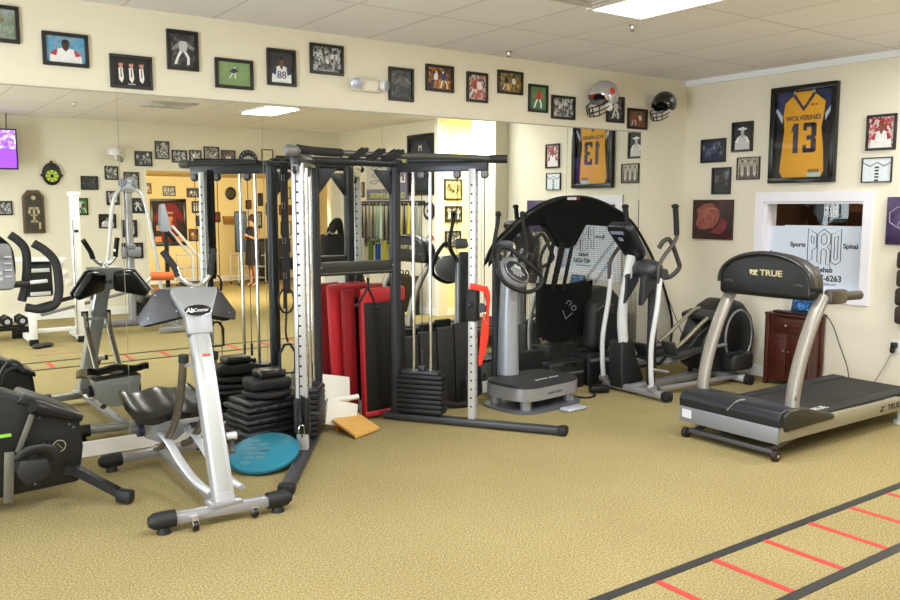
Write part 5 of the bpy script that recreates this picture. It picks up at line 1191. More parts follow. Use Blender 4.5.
# moving arms with grips, lower levers
for y, px in ((4.78, 1), (5.35, -1)):
    g = MB(); g.tube([(5.60, y, 1.00), (5.60, y, 1.14), (5.66, y - .01, 1.24), (5.75, y - .02, 1.33), (5.80, y - .02, 1.42), (5.77, y - .02, 1.62), (5.76, y - .02, 1.65)], .017, n=12, sm=5); a_ = g.build('moving_arm', mat('#4A4642', .4, metal=.3), t)
    g = MB(); g.tube([(5.795, y - .02, 1.41), (5.785, y - .02, 1.52), (5.77, y - .02, 1.64)], .024, n=14); g.ball((5.765, y - .02, 1.655), (.034, .034, .022)); g.build('grip', FOAM, a_)
    g = MB(); g.tube([(5.62, y, 1.04), (5.57, y - .02, .80), (5.50, y - .03, .50), (5.50, y - .03, .25), (5.52, y - .03, .10)], .022, n=12, sm=4); l = g.build('lower_lever', mat('#CDCFCF', .4), t)
    g = MB(); g.cyl((5.50, y - .03, .27), (5.72, y - .03, .22), .014); g.cyl((5.52, y - .06, .10), (5.52, y, .10), .032, n=16); g.build('lever_joint', SILVER, l)
g = MB(); g.tube([(5.64, 4.82, 1.30), (5.68, 4.80, 1.36), (5.74, 4.78, 1.36), (5.84, 4.77, 1.18), (5.85, 4.77, 1.12), (5.78, 4.80, 1.05), (5.70, 4.84, 1.04)], .020, n=12, sm=5)
g.tube([(5.64, 5.20, 1.30), (5.68, 5.22, 1.36), (5.74, 5.24, 1.36), (5.84, 5.25, 1.18), (5.85, 5.25, 1.12), (5.78, 5.22, 1.05), (5.70, 5.18, 1.04)], .020, n=12, sm=5); g.build('fixed_handle', mat('#35322F', .5), t)
# foot pedals on linkage arms, rear drive housing
for y, zz, dx in ((4.78, .30, 0), (5.20, .22, .12)):
    g = MB(); g.tube([(5.72, y, zz + .0), (5.95, y, zz + .02), (6.20, y, zz + .06), (6.55, y, zz + .08)], .022, n=10, sm=3, flat=(1.2, .8)); pa = g.build('pedal_arm', mat('#77797C', .4, metal=.3), t)
    M_ = Matrix.Translation((5.98 + dx, y, zz + .06)) @ Matrix.Rotation(R(-4), 4, 'Y')
    g = MB(); g.box((0, 0, 0), (.42, .16, .03), M=M_, bev=.012); g.box((-.20, 0, .07), (.03, .15, .15), rot=(0, R(-25), 0), M=M_, bev=.012); g.box((0, .075, .02), (.36, .02, .05), M=M_, bev=.008); g.box((0, -.075, .02), (.36, .02, .05), M=M_, bev=.008); g.build('foot_pedal', mat('#2A2A2A', .6), pa)
for y, o_ in ((4.80, 0), (4.98, .04)):
    g = MB(); g.tube([(5.86, y, .40 + o_), (6.0, y, .47 + o_), (6.18, y, .58 + o_), (6.34, y, .66 + o_), (6.42, y, .67 + o_)], .017, n=10, sm=4); g.build('stride_rail', mat('#8F8B78', .35, metal=.5), t)
g = MB(); g.tube([(5.9, 4.84, .33), (6.12, 4.84, .40), (6.25, 4.84, .50), (6.40, 4.84, .56)], .018, n=10, sm=4); g.build('dark_rail', BLACK, t)
g = MB(); g.box((6.38, 4.93, .66), (.16, .34, .06), rot=(0, R(-12), 0), bev=.02); g.build('roller_hood', mat('#2C2D2F', .45), t)
hp = [(6.30, .20), (6.32, .42), (6.42, .60), (6.56, .73), (6.72, .79), (6.88, .75), (7.02, .62), (7.09, .44), (7.06, .26), (6.96, .12), (6.80, .09), (6.45, .12)]
g = MB(); g.prism(hp, 4.82, 5.14, bev=.045, seg=4); ho = g.build('drive_housing', mat('#17181A', .42), t)
for y in (4.815,):
    g = MB(); g.tube([(6.80 + .20 * math.cos(a_), y, .43 + .25 * math.sin(a_)) for a_ in [2 * PI * q / 32 for q in range(32)]], .011, n=8, closed=True); g.build('housing_ring', mat('#8B8D90', .35, metal=.4), ho)
    g = MB(); g.prism([(6.80 + .19 * math.cos(a_), .43 + .24 * math.sin(a_)) for a_ in [2 * PI * q / 32 for q in range(32)]], y - .003, y + .02, bev=.004); g.build('disc_cover', mat('#121315', .35), ho)
g = MB(); g.box((6.72, 4.76, .21), (.30, .16, .17), bev=.04, seg=3); g.box((6.60, 4.72, .30), (.22, .05, .02), bev=.004); g.build('rear_foot_shroud', mat('#1E1F20', .5), t)

# ================================================================== TREADMILL
t = thing('treadmill', 'silver and black treadmill with curved uprights facing left, front right of the room', 'treadmill', (5.8, 3.46, 0))
TY0, TY1 = 3.085, 3.86
BEIGE = mat('#ABA28F', .4, metal=.25)
# lift frame with wheels
g = MB(); g.beam((4.83, 3.12, .055), (4.83, 3.80, .055), .03, .03, bev=.004); g.beam((4.98, 3.2, .09), (4.98, 3.72, .09), .03, .03)
for y in (3.16, 3.76): g.beam((4.83, y, .055), (5.25, y, .13), .03, .035, bev=.004)
g.beam((4.86, 3.55, .06), (5.1, 3.66, .10), .03, .02); lf = g.build('lift_frame', mat('#5A5B5E', .4, metal=.4), t)
for y in (3.10, 3.82):
    g = MB(); g.cyl((4.82, y - .018, .036), (4.82, y + .018, .036), .036, n=22); w_ = g.build('wheel', mat('#24191B', .5), lf)
    g = MB(); g.cyl((4.82, y - .022, .036), (4.82, y + .022, .036), .012, n=14); g.build('hub', CHROME, w_)
# front fascia and side rails
g = MB(); g.box((4.81, 3.47, .172), (.03, .79, .11), bev=.006); g.build('front_fascia', mat('#85888F', .4, metal=.2), t)
g = MB(); g.box((4.793, 3.80, .18), (.003, .08, .06)); g.build('warning_label', mat('#D8D8E0', .5), t)
for y, nm in ((TY0 + .01, 1), (TY1 - .02, 0)):
    g = MB(); g.prism([(4.82, .125), (4.82, .225), (5.1, .235), (6.74, .215), (6.78, .19), (6.78, .135), (6.74, .12)], y - .02, y + .02, bev=.008); sr = g.build('side_rail', mat('#9A9586', .4, metal=.25), t)
    if nm:
        text('rail_lettering', 'TRUE', .062, mat('#1E1812', .5), sr, Matrix.Translation((6.27, y - .0215, .17)), ext=.0006, sx=1.2, offset=.001)
        g = MB(); g.prism([(6.07, .150), (6.15, .150), (6.10, .166), (6.15, .190), (6.08, .190), (6.11, .178), (6.08, .166)], y - .023, y - .0205); g.build('rail_mark', mat('#3A2E22', .5), sr)
for y in (TY0 + .06, TY1 - .07):
    g = MB(); g.box((5.92, y + (.03 if y < 3.4 else -.02), .228), (1.62, .11, .022), bev=.006); g.build('foot_rail', mat('#1F1F20', .6), t)
g = MB(); g.box((5.92, 3.47, .205), (1.66, .54, .05), bev=.012); g.build('belt', mat('#232220', .75, bump=.15, bscale=300), t)
g = MB(); g.box((5.45, 3.40, .2315), (.05, .26, .002)); text('belt_lettering', 'TRUE', .085, mat('#D5D5D0', .6), t, Matrix.Translation((5.42, 3.24, .2325)) @ Matrix.Rotation(R(90), 4, 'Z') @ Matrix.Rotation(R(-90), 4, 'X'), ext=.0005, offset=.001) if False else None
g.bm.free()
text('belt_lettering', 'TRUE', .085, mat('#D5D5D0', .6), t, Matrix.Translation((5.46, 3.20, .2405)) @ Matrix.Rotation(R(0), 4, 'Z') @ Matrix.Rotation(R(-90), 4, 'X'), ext=.0005, offset=.001)
g = MB(); g.box((6.62, 3.16, .242), (.06, .03, .004)); g.build('red_sticker', pm('#B8453A'), t)
g = MB(); g.cyl((6.755, 3.12, .18), (6.755, 3.82, .18), .042, n=18); g.build('rear_roller', RUBBER, t)
for y in (3.12, 3.82):
    g = MB(); g.cyl((6.45, y, .0), (6.45, y, .03), .04, .03, n=18); g.cyl((6.45, y, .03), (6.45, y, .13), .012); g.build('levelling_foot', mat('#B9BABD', .4), t)
# motor hood
g = MB()
hoodp = [(4.80, .225), (4.795, .285), (4.82, .325), (4.87, .34), (5.0, .335), (5.22, .285), (5.34, .24), (5.34, .222)]
M_ = Matrix.Identity(4); g.prism(hoodp, 3.07, 3.875, bev=.03, seg=4); hd = g.build('motor_hood', mat('#1C1F26', .38, bump=.12, bscale=40), t)
g = MB(); g.tube([(4.79, 3.46, .27), (4.84, 3.42, .333), (4.9, 3.40, .338)], .008, n=6, sm=3, flat=(1.4, .4), up=(0, 1, 0)); g.build('hood_scuff', pm('#8E9195'), hd)
for ya, yb in ((3.055, 3.12), (3.825, 3.89)):
    g = MB(); g.prism([(4.86, .19), (4.84, .30), (4.90, .335), (5.05, .335), (5.30, .27), (5.44, .235), (5.44, .2)], ya, yb, bev=.025, seg=3); g.build('side_cap', mat('#24241F', .45), hd)
# curved uprights
for y in (3.115, 3.83):
    g = MB(); L = [(5.00, .29), (5.02, .45), (5.07, .62), (5.15, .80), (5.24, .95), (5.32, 1.05)]
    g.tube([(x, y, z) for x, z in L], .05, n=20, sm=5, flat=(.62, 1.0), up=(0, 1, 0)); up_ = g.build('upright', mat('#8D887F', .38, metal=.3), t)
    if y < 3.4:
        g = MB(); g.box((4.985, y - .039, .40), (.035, .002, .025), rot=(0, R(-8), 0)); g.build('upright_emblem', mat('#6E6552', .5), up_)
# console hood: arched shell seen from behind
def arch_pts(w_, z0, zt, n=26):
    pts = [(-w_, z0 + .03), (-w_ * .985, z0 - .01), (w_ * .985, z0 - .01), (w_, z0 + .03)]
    for k in range(n + 1):
        a_ = PI * k / n; pts.append((w_ * 1.0 * math.cos(a_) * (1 - .0), z0 + .07 + (zt - z0 - .07) * abs(math.sin(a_)) ** .8))
    return pts
Mc = Matrix.Translation((5.28, 3.50, 0)) @ Matrix.Rotation(R(-90), 4, 'Z')
g = MB(); g.prism(arch_pts(.37, 1.03, 1.33), -.08, .08, M=Mc, bev=.03, seg=4); ch = g.build('console_hood', mat('#0B0B0C', .4), t)
g = MB(); ap = arch_pts(.365, 1.035, 1.322)[3:]; g.tube([Mc @ Vector((a, -.055, c + .004)) for a, c in ap], .03, n=10, flat=(1.5, .6), up=(0, 0, 1)); g.build('hood_rim', mat('#2A2A2A', .35), ch)
text('console_lettering', 'TRUE', .058, mat('#B9AE86', .35, metal=.5), ch, Matrix.Translation((5.197, 3.44, 1.19)) @ Matrix.Rotation(R(-90), 4, 'Z'), ext=.001, sx=1.25, offset=.0015)
g = MB(); Ml = Matrix.Translation((5.198, 3.575, 1.19)) @ Matrix.Rotation(R(-90), 4, 'Z') @ Matrix.Diagonal((.8, 1, .8, 1)); g.prism([(-.045, .0), (-.045, .024), (-.01, .024), (-.02, .012), (.0, .024), (.035, .024), (.04, .01), (.015, -.005), (.045, -.024), (-.01, -.024), (-.02, -.014), (.005, -.002), (-.015, .008), (-.03, -.024)], -.001, .001, M=Ml); g.build('console_mark', mat('#B9AE86', .35, metal=.5), ch)
for y in (3.78, 3.23):
    g = MB(); g.tube([(5.197, y + .03, 1.115), (5.194, y, 1.125), (5.197, y - .03, 1.115)], .006, n=6); g.build('hood_vent', mat('#3E4044', .3), ch)
g = MB(); g.cyl((5.28, 3.50, 1.31), (5.28, 3.50, 1.345), .006); g.build('antenna_knob', BLACK, ch)
g = MB(); g.prism([(-.30, -.11), (.30, -.11), (.26, .04), (-.26, .04)], 0, .02, M=Matrix.Translation((5.38, 3.50, 1.16)) @ Matrix.Rotation(R(-90), 4, 'Z'), bev=.008); g.build('display_panel', mat('#3A3D42', .3), ch)
# handrails
for y in (3.075, 3.875):
    g = MB(); g.beam((5.30, y, 1.05), (5.50, y - (.0), 1.045), .07, .10, bev=.02); br_ = g.build('handrail_bracket', mat('#403A33', .45), t)
    g = MB(); g.tube([(5.46, y, 1.045), (5.70, y, 1.04)], .032, n=16); g.ball((5.70, y, 1.04), (.012, .031, .031)); g.build('handrail', mat('#3A352F', .55), br_)

# ================================================================== CABINET and what stands on it
t = thing('wooden_cabinet', 'small dark red wooden cabinet with drawer and panel doors against the right wall', 'cabinet', (7.05, 4.395, 0), FB)
g = MB(); g.box((7.05, 4.395, .345), (.22, .42, .60), bev=.004)
g.box((7.05, 4.395, .665), (.26, .47, .025), bev=.006)
for y in (4.19, 4.60):
    for x in (6.94, 7.15): g.box((x, y, .33), (.04, .04, .66), bev=.003)
g.build('body', WOODRED, t)
g = MB(); g.box((6.936, 4.395, .57), (.018, .35, .13), bev=.005); d = g.build('drawer', WOODRED, t)
g = MB(); g.cyl((6.927, 4.395, .57), (6.905, 4.395, .57), .008, n=10); g.ball((6.902, 4.395, .57), .014); g.build('knob', mat('#9A8A6A', .3, metal=.8), d)
for y in (4.482, 4.308):
    g = MB(); g.box((6.936, y, .29), (.016, .165, .38), bev=.004); dr = g.build('door', WOODRED, t)
    g = MB(); g.box((6.927, y, .29), (.008, .10, .30), bev=.003); g.build('door_panel', mat('#4A1A16', .35), dr)
    g = MB(); g.ball((6.92, y + (.06 if y < 4.4 else -.06), .33), .011); g.build('knob', mat('#9A8A6A', .3, metal=.8), dr)
t = thing('laptop', 'small open device with glowing blue screen on the red cabinet', 'laptop', (7.05, 4.36, .68), FB)
g = MB(); g.box((7.03, 4.34, .688), (.20, .24, .016), bev=.004); g.build('base', BLACK, t)
g = MB(); g.box((7.09, 4.34, .765), (.012, .23, .15), rot=(0, R(14), 0), bev=.003); l = g.build('lid', mat('#1C1D20', .4), t)
g = MB(); g.box((7.081, 4.34, .768), (.003, .20, .12), rot=(0, R(14), 0)); g.build('screen', ramp_mat('laptop_screen', 'noise', 14, [(.4, '#12203A'), (.55, '#2E6EA8'), (.65, '#C9DCE8')], .3, emit=.5), l)
t = thing('cable_coil', 'thin white cable standing in loops on the cabinet top left of the laptop', 'cable', (7.05, 4.54, .68))
g = MB(); g.tube([(7.03, 4.57, .683), (7.04, 4.56, .74), (7.05, 4.55, .80), (7.05, 4.52, .80), (7.04, 4.51, .72), (7.05, 4.50, .683), (7.03, 4.54, .683)], .0035, n=6, sm=4); g.build('cable', mat('#C9C9C4', .5), t)
t = thing('black_adapter', 'black cable box on the cabinet top beside the laptop', 'adapter', (6.96, 4.5, .68))
g = MB(); g.box((6.97, 4.50, .69), (.08, .10, .02), bev=.005); g.build('case', BLACK, t)
g = MB(); g.tube([(6.99, 4.46, .69), (7.10, 4.2, .70), (7.17, 4.12, .62), (7.175, 4.02, .4), (7.16, 3.93, .2), (7.17, 3.92, .01), (7.1, 3.93, .006)], .004, n=6, sm=5); g.build('power_lead', BLACK, t)

# ================================================================== REAR OF THE ROOM, seen in the mirror
WP = mat('#E3E3E1', .4)
t = thing('multi_gym', 'white frame weight machine with black pads against the rear of the room', 'weight machine', (1.95, .66, 0))
g = MB(); g.box((2.23, .66, .92), (.10, .09, 1.78), bev=.012); g.box((2.23, .66, 1.81), (.13, .11, .05), bev=.008); pst = g.build('tower_post', WP, t)
g = MB(); g.cyl((2.18, .74, .1), (2.18, .74, 1.5), .012); g.build('guide_rod', CHROME, pst)
g = MB(); g.box((2.23, .708, 1.36), (.05, .006, .03)); g.build('emblem', pm('#2A2A30'), pst)
g = MB(); g.beam((1.50, .66, 1.035), (2.10, .66, 1.02), .05, .05, bev=.008); g.build('cross_arm', WP, t)
for x, h in ((1.70, .40), (2.24, .62)):
    g = MB(); g.box((x, .70, h / 2 + .04), (.085, .07, h), bev=.01); l = g.build('leg', WP, t)
    g = MB(); g.box((x, .70, .04), (.10, .085, .08), bev=.01); g.build('leg_foot', BLACK, l)
g = MB(); g.beam((1.70, .66, .17), (2.24, .66, .17), .05, .05, bev=.008); g.beam((1.70, .66, .06), (1.70, .1, .06), .06, .06); g.beam((2.24, .66, .06), (2.24, .1, .06), .06, .06); g.build('floor_frame', WP, t)
g = MB(); g.box((1.80, .62, .79), (.30, .08, .42), rot=(R(6), 0, 0), bev=.03, seg=3); bk = g.build('back_pad', VINYL, t)
for z in (.90, .62):
    g = MB(); g.box((1.80, .70, z), (.22, .02, .045), bev=.004); g.build('pad_bracket', LSILV, bk)
g = MB(); g.beam((1.65, .64, .44), (2.9, .60, .70), .05, .03, bev=.008, up=(0, 1, 0)); g.build('incline_pad', VINYL, t)
g = MB(); g.beam((1.8, .66, .36), (2.85, .62, .58), .03, .09, bev=.008, up=(0, 1, 0)); g.build('incline_frame', MGREY, t)
for k, (z, x) in enumerate(((.98, 2.04), (.85, 2.08), (.74, 2.12))):
    g = MB(); g.box((x, .68, z), (.07, .06, .09), bev=.01); g.box((x, .715, z), (.03, .01, .03)); g.build('adjuster_block', mat('#D4CBC4', .4), t)
t = thing('cable_pulldown', 'silver pulldown tower with two arched arms and pulleys near the rear wall', 'cable machine', (3.18, -.64, 0))
g = MB(); g.tube([(3.2, -.64, 0.05), (3.2, -.64, 1.90)], .055, n=16); g.build('centre_post', SILVER, t)
for s in (-1, 1):
    g = MB(); g.tube([(3.2 + s * .03, -.62, 1.92), (3.2 + s * .15, -.60, 1.86), (3.2 + s * .23, -.58, 1.65), (3.2 + s * .29, -.55, 1.2), (3.2 + s * .36, -.52, .7), (3.2 + s * .40, -.5, .05)], .028, n=12, sm=4); g.build('arched_arm', LSILV, t)
    g = MB(); g.cyl((3.2 + s * .06, -.60, 1.98), (3.2 + s * .10, -.58, 1.98), .06, n=20); g.build('pulley', mat('#7A8290', .4), t)
g = MB(); g.ball((3.24, -.60, 2.0), (.09, .05, .07)); g.box((3.2, -.6, 1.92), (.16, .09, .14), bev=.02); g.build('head_bracket', mat('#AEB4BE', .3, metal=.5), t)
g = MB(); g.tube([(3.13, -.54, 1.9), (3.14, -.52, 1.6), (3.12, -.52, 1.2), (3.14, -.52, .9)], .006, n=6, sm=3); g.build('cable', BLACK, t)
g = MB(); g.box((3.2, -.58, 1.02), (.26, .1, .14), bev=.02); g.box((3.2, -.57, 1.1), (.1, .12, .06), bev=.01); g.build('carriage', mat('#8E939B', .4, metal=.4), t)
g = MB(); g.box((3.2, -.6, .03), (.9, .5, .05), bev=.01); g.build('base', MGREY, t)
for k in range(6):
    g = MB(); g.box((3.32, -.72, .12 + .055 * k), (.2, .16, .05), bev=.008); g.build('weight_plate', IRON, t)
t = thing('leg_curl_bench', 'low bench machine with orange foam roller and silver T foot', 'bench', (3.35, .5, 0))
g = MB(); g.cyl((3.12, .62, .76), (3.40, .66, .755), .055, n=20); g.build('orange_roller', mat('#C9652C', .6), t)
g = MB(); g.tube([(3.14, .60, .75), (3.08, .55, .66), (3.20, .5, .55), (3.40, .5, .45)], .022, n=10, sm=3); g.build('roller_arm', LSILV, t)
g = MB(); g.tube([(3.16, .6, .60), (3.28, .62, .54), (3.4, .62, .49)], .03, n=12, sm=3); g.build('small_roller', mat('#B8653A', .6), t)
g = MB(); g.box((3.35, .3, .42), (.62, .34, .10), rot=(0, R(4), 0), bev=.03, seg=3); g.build('seat_pad', VINYL, t)
g = MB(); g.box((3.52, .4, .22), (.08, .08, .40), bev=.01); g.beam((3.2, .62, .05), (3.72, .62, .05), .07, .06, bev=.012); g.beam((3.46, .62, .06), (3.46, 0, .06), .06, .06); g.build('frame', SILVER, t)
t = thing('stair_climber', 'pale grey cardio machine with sloping white handrails in the annex opening', 'cardio machine', (4.05, -.94, 0))
g = MB(); g.prism([(3.70, 1.30), (3.72, 1.68), (3.78, 1.70), (3.86, 1.34), (3.80, 1.28)], -.98, -.86, bev=.01); g.build('console', mat('#A9B2C6', .4), t)
g = MB(); g.beam((3.80, -.92, .1), (3.80, -.92, 1.4), .06, .05, bev=.01, up=(0, 1, 0)); g.build('black_post', BLACK, t)
for y in (-.98, -.62):
    g = MB(); g.tube([(3.80, y, 1.38), (3.95, y, 1.2), (4.12, y, .98), (4.2, y, .86), (4.20, y, .30)], .019, n=10, sm=3); g.build('handrail', WP, t)
g = MB(); g.tube([(3.72, -.9, 1.42), (3.80, -.9, 1.30), (3.92, -.9, 1.14)], .03, n=10, sm=3); g.build('grip', FOAM, t)
g = MB(); g.box((4.0, -.8, .25), (.6, .42, .42), bev=.04, seg=3); g.build('body', mat('#8C8F94', .45), t)
g = MB(); g.box((4.15, -.8, .5), (.35, .36, .06), bev=.01); g.build('step_pad', RUBBER, t)
# dumbbells on the floor rack
t = thing('dumbbell_rack', 'low black rack by the white machine holding the dumbbells', 'rack', (1.5, .06, 0))
g = MB(); g.beam((1.0, .06, .14), (1.74, .06, .14), .05, .04); g.beam((1.0, -.16, .14), (1.74, -.16, .14), .05, .04)
for x in (1.02, 1.72): g.beam((x, -.05, .0), (x, -.05, .14), .05, .30, bev=.006)
g.build('frame', BLACK, t)
dm = None
for k in range(4):
    x = 1.68 - k * .17
    lab = ['nearest the white machine', 'second from the white machine', 'third from the white machine', 'at the left end of the rack'][k]
    if dm is None:
        dm = thing('dumbbell', 'black dumbbell on the low rack, ' + lab, 'dumbbell', (0, 0, 0), 0, 'dumbbells')
        g = MB(); g.cyl((0, -.06, .07), (0, .06, .07), .015); g.build('handle', CHROME, dm)
        for s in (-1, 1):
            g = MB(); g.cyl((0, s * .055, .07), (0, s * .14, .07), .07, n=6); hh = g.build('head', RUBBER, dm)
            g = MB(); g.cyl((0, s * .14, .07), (0, s * .143, .07), .03, n=14); g.build('end_disc', mat('#B9B9BC', .4), hh)
        dm.location = (x, -.05, .165)
    else: dup(dm, (x, -.05, .165), 0, 'black dumbbell on the low rack, ' + lab)
t = thing('ankle_weight', 'pair of small black ankle weights on the carpet before the white machine', 'ankle weight', (1.72, .5, 0))
g = MB(); g.ball((1.70, .95, .03), (.07, .05, .03)); g.ball((1.80, .90, .03), (.08, .05, .03)); g.build('cuff', mat('#2A2A28', .7), t)
# annex: carts, monitor, counter, person
def cart(x, y, w_, d_, h, n, label):
    t = thing('wire_cart', label, 'cart', (x, y, 0))
    for sx in (-1, 1):
        for sy in (-1, 1):
            g = MB(); g.cyl((x + sx * w_ / 2, y + sy * d_ / 2, .06), (x + sx * w_ / 2, y + sy * d_ / 2, h), .012, n=8); g.build('post', LSILV, t)
            g = MB(); g.cyl((x + sx * w_ / 2 - .01, y + sy * d_ / 2, .03), (x + sx * w_ / 2 + .01, y + sy * d_ / 2, .03), .03, n=12); g.build('caster', RUBBER, t)
    for k in range(n):
        z = .14 + (h - .2) * k / (n - 1); g = MB()
        g.tube([(x + a * w_ / 2, y + b_ * d_ / 2, z) for a, b_ in ((-1, -1), (1, -1), (1, 1), (-1, 1))], .008, n=6, closed=True)
        for j in range(12): g.beam((x - w_ / 2 + w_ * (j + .5) / 12, y - d_ / 2, z), (x - w_ / 2 + w_ * (j + .5) / 12, y + d_ / 2, z), .005, .005)
        g.build('shelf', LSILV, t)
cart(5.85, -5.6, .75, .45, .72, 3, 'silver wire cart left of the blue monitor in the annex')
cart(6.9, -5.5, .6, .45, .68, 3, 'silver wire cart under the blue monitor in the annex')
t = thing('monitor', 'tall blue grey flat panel standing on the annex cart', 'monitor', (6.80, -5.5, .68))
g = MB(); g.box((6.76, -5.5, 1.13), (.26, .05, .86), bev=.008); g.build('casing', mat('#1E2026', .4), t)
g = MB(); g.box((6.76, -5.473, 1.13), (.22, .004, .80)); g.build('screen', mat('#55708F', .25), t)
t = thing('reception_counter', 'dark counter standing at the back of the annex', 'counter', (7.6, -6.2, 0))
g = MB(); g.box((7.72, -6.25, .45), (.75, .5, .9), bev=.01); g.build('body', mat('#2B2620', .5), t); g = MB(); g.box((7.72, -6.25, .92), (.82, .56, .04), bev=.008); g.build('top', mat('#201C18', .3), t)
# person in dark dress
t = thing('person', 'person in a dark sleeveless dress standing in the annex, forearms raised', 'person', (6.50, -4.4, 0))
def skinned(name, joints, edges, m_, parent, sub=2):
    me = bpy.data.meshes.new(name); me.from_pydata([j[:3] for j in joints], edges, []); o = bpy.data.objects.new(name, me); COL.objects.link(o)
    md = o.modifiers.new('skin', 'SKIN'); me.skin_vertices[0].data[0].use_root = True
    for i, j in enumerate(joints): me.skin_vertices[0].data[i].radius = (j[3], j[4] if len(j) > 4 else j[3])
    s_ = o.modifiers.new('sub', 'SUBSURF'); s_.levels = sub; s_.render_levels = sub
    dg = bpy.context.evaluated_depsgraph_get(); dg.update()
    m2 = bpy.data.meshes.new_from_object(o.evaluated_get(dg)); bpy.data.objects.remove(o); m2.materials.clear(); m2.materials.append(m_)
    m2.transform(obj_matrix(parent).inverted())
    for p in m2.polygons: p.use_smooth = True
    o = bpy.data.objects.new(name, m2); COL.objects.link(o); o.parent = parent; WM[o.name] = obj_matrix(parent); return o
X, Y = 6.50, -4.4
J = [(X, Y, .88, .12, .10), (X, Y, 1.08, .10, .085), (X, Y + .01, 1.28, .13, .09), (X, Y + .01, 1.38, .05), (X, Y + .03, 1.46, .055), (X, Y + .03, 1.56, .075, .085),
     (X - .16, Y, 1.32, .045), (X - .20, Y + .02, 1.06, .036), (X - .10, Y + .20, 1.16, .026), (X - .05, Y + .27, 1.2, .03),
     (X + .16, Y, 1.32, .045), (X + .20, Y + .02, 1.06, .036), (X + .10, Y + .20, 1.15, .026), (X + .05, Y + .27, 1.19, .03),
     (X - .09, Y, .80, .085), (X - .09, Y + .02, .46, .055), (X - .09, Y - .01, .09, .035), (X - .09, Y + .12, .03, .028),
     (X + .09, Y, .80, .085), (X + .09, Y + .02, .46, .055), (X + .09, Y - .01, .09, .035), (X + .09, Y + .12, .03, .028)]
Ed = [(0, 1), (1, 2), (2, 3), (3, 4), (4, 5), (2, 6), (6, 7), (7, 8), (8, 9), (2, 10), (10, 11), (11, 12), (12, 13), (0, 14), (14, 15), (15, 16), (16, 17), (0, 18), (18, 19), (19, 20), (20, 21)]
t.scale = (.92, .92, .92); t.rotation_euler = (0, 0, R(75)); t.location = (6.78, -4.9, 0)
skinned('body', J, Ed, mat('#B98A6A', .55), t)
g = MB(); g.lathe([(.19, .50), (.175, .70), (.155, .88), (.125, 1.05), (.15, 1.22), (.15, 1.32), (.09, 1.36)], (X, Y, 0), n=24); g.build('dress', mat('#17171C', .8), t)
g = MB(); g.ball((X, Y - .005, 1.53), (.092, .10, .11)); g.ball((X, Y - .06, 1.42), (.08, .05, .14)); g.build('hair', mat('#3A2418', .7), t)
g = MB()
for s in (-1, 1): g.ball((X + s * .028, Y + .112, 1.525), (.009, .005, .006))
g.ball((X, Y + .12, 1.50), (.01, .014, .016)); g.build('face_features', mat('#4A2A20', .6), t)

# right wall, further towards the rear: banner, framed shirt, bands on a rail
t = thing('wall_banner', 'lavender and yellow lettered banner on the right wall over the hanging bands', 'banner', (XB, -.218, 1.76), FB); M = facing((XB, -.218, 2.118), FB)
g = MB(); g.box((0, -.004, 0), (1.34, .008, .716), M=M); g.build('cloth', mat('#77738F', .7), t)
g = MB(); g.box((-.335 + .67, -.0085, .09), (.66, .002, .53), M=M); g.build('white_half', mat('#C9C9C4', .7), t)
g = MB(); g.box((0, -.009, -.285), (1.3, .002, .13), M=M); g.build('lower_band', mat('#6A6890', .7), t)
text('banner_lettering', 'CROSSOVER SYMMETRY', .12, mat('#C9D24A', .6), t, M @ Matrix.Translation((0, -.011, -.285)), ext=.001, sx=.86, offset=.002)
text('banner_lettering', 'Lab 0', .19, pm('#EDEDED'), t, M @ Matrix.Translation((-.36, -.0095, -.02)), ext=.001, offset=.003)
text('banner_lettering', 'MOBI', .17, mat('#C9D24A', .6), t, M @ Matrix.Translation((-.36, -.0095, .22)), ext=.001, offset=.002)
g = MB()
for z, w_ in ((.27, .12), (.16, .18), (.04, .14), (-.07, .22)): g.tube([M @ Vector((.335 + a * w_, -.011, z + c)) for a, c in ((-1, 0), (-.4, .03), (.3, -.02), (1, .01), (.4, .035), (-.5, .05))], .006, n=5, closed=True, sm=3)
g.build('lion_drawing', pm('#55555F'), t)
t = thing('framed_shirt', 'tall black frame with dark shirt and white lettering on the right wall', 'framed shirt', (XB, .792, 1.83), FB); M = facing((XB, .792, 2.292), FB)
f = MB(); W, H, b_ = .70, .925, .05
for (x, zz, sx, sz) in ((0, H / 2 - b_ / 2, W, b_), (0, -H / 2 + b_ / 2, W, b_), (-W / 2 + b_ / 2, 0, b_, H - 2 * b_), (W / 2 - b_ / 2, 0, b_, H - 2 * b_)): f.box((x, -.02, zz), (sx, .04, sz), M=M, bev=.004)
f.build('frame', mat('#141416', .3), t)
g = MB(); g.box((0, -.006, 0), (W - .08, .012, H - .08), M=M); g.build('backing', mat('#22232A', .8), t)
g = MB(); g.prism([(-.2, -.38), (.2, -.38), (.2, .1), (.29, .05), (.3, .18), (.15, .36), (-.15, .36), (-.3, .18), (-.29, .05), (-.2, .1)], -.013, -.022, M=M, bev=.004); j = g.build('shirt', mat('#30333C', .8), t)
text('shirt_lettering', 'M', .13, pm('#D8D8DA'), j, M @ Matrix.Translation((0, -.023, .25)), ext=.001)
g = MB(); g.tube([M @ Vector((a, -.024, c - .05)) for a, c in circ(0, 0, .06, 16, .09)], .014, n=6, closed=True); g.build('orange_crest', mat('#C9763A', .6), j)
picture(160, -1.082, 1.942, .24, .26, 'plain', ('#4A3A2A', '#8A7A60', '#C8B890', 24), 'small dark framed certificate left of the lettered banner', 'B', bw=.02)
t = thing('band_rail', 'long dark wall rail with hooks carrying the exercise bands', 'rail', (XB, -.14, 1.66), FB)
g = MB(); g.box((XB - .015, -.138, 1.71), (.03, 2.08, .075), bev=.004); g.build('rail', mat('#23231F', .5), t)
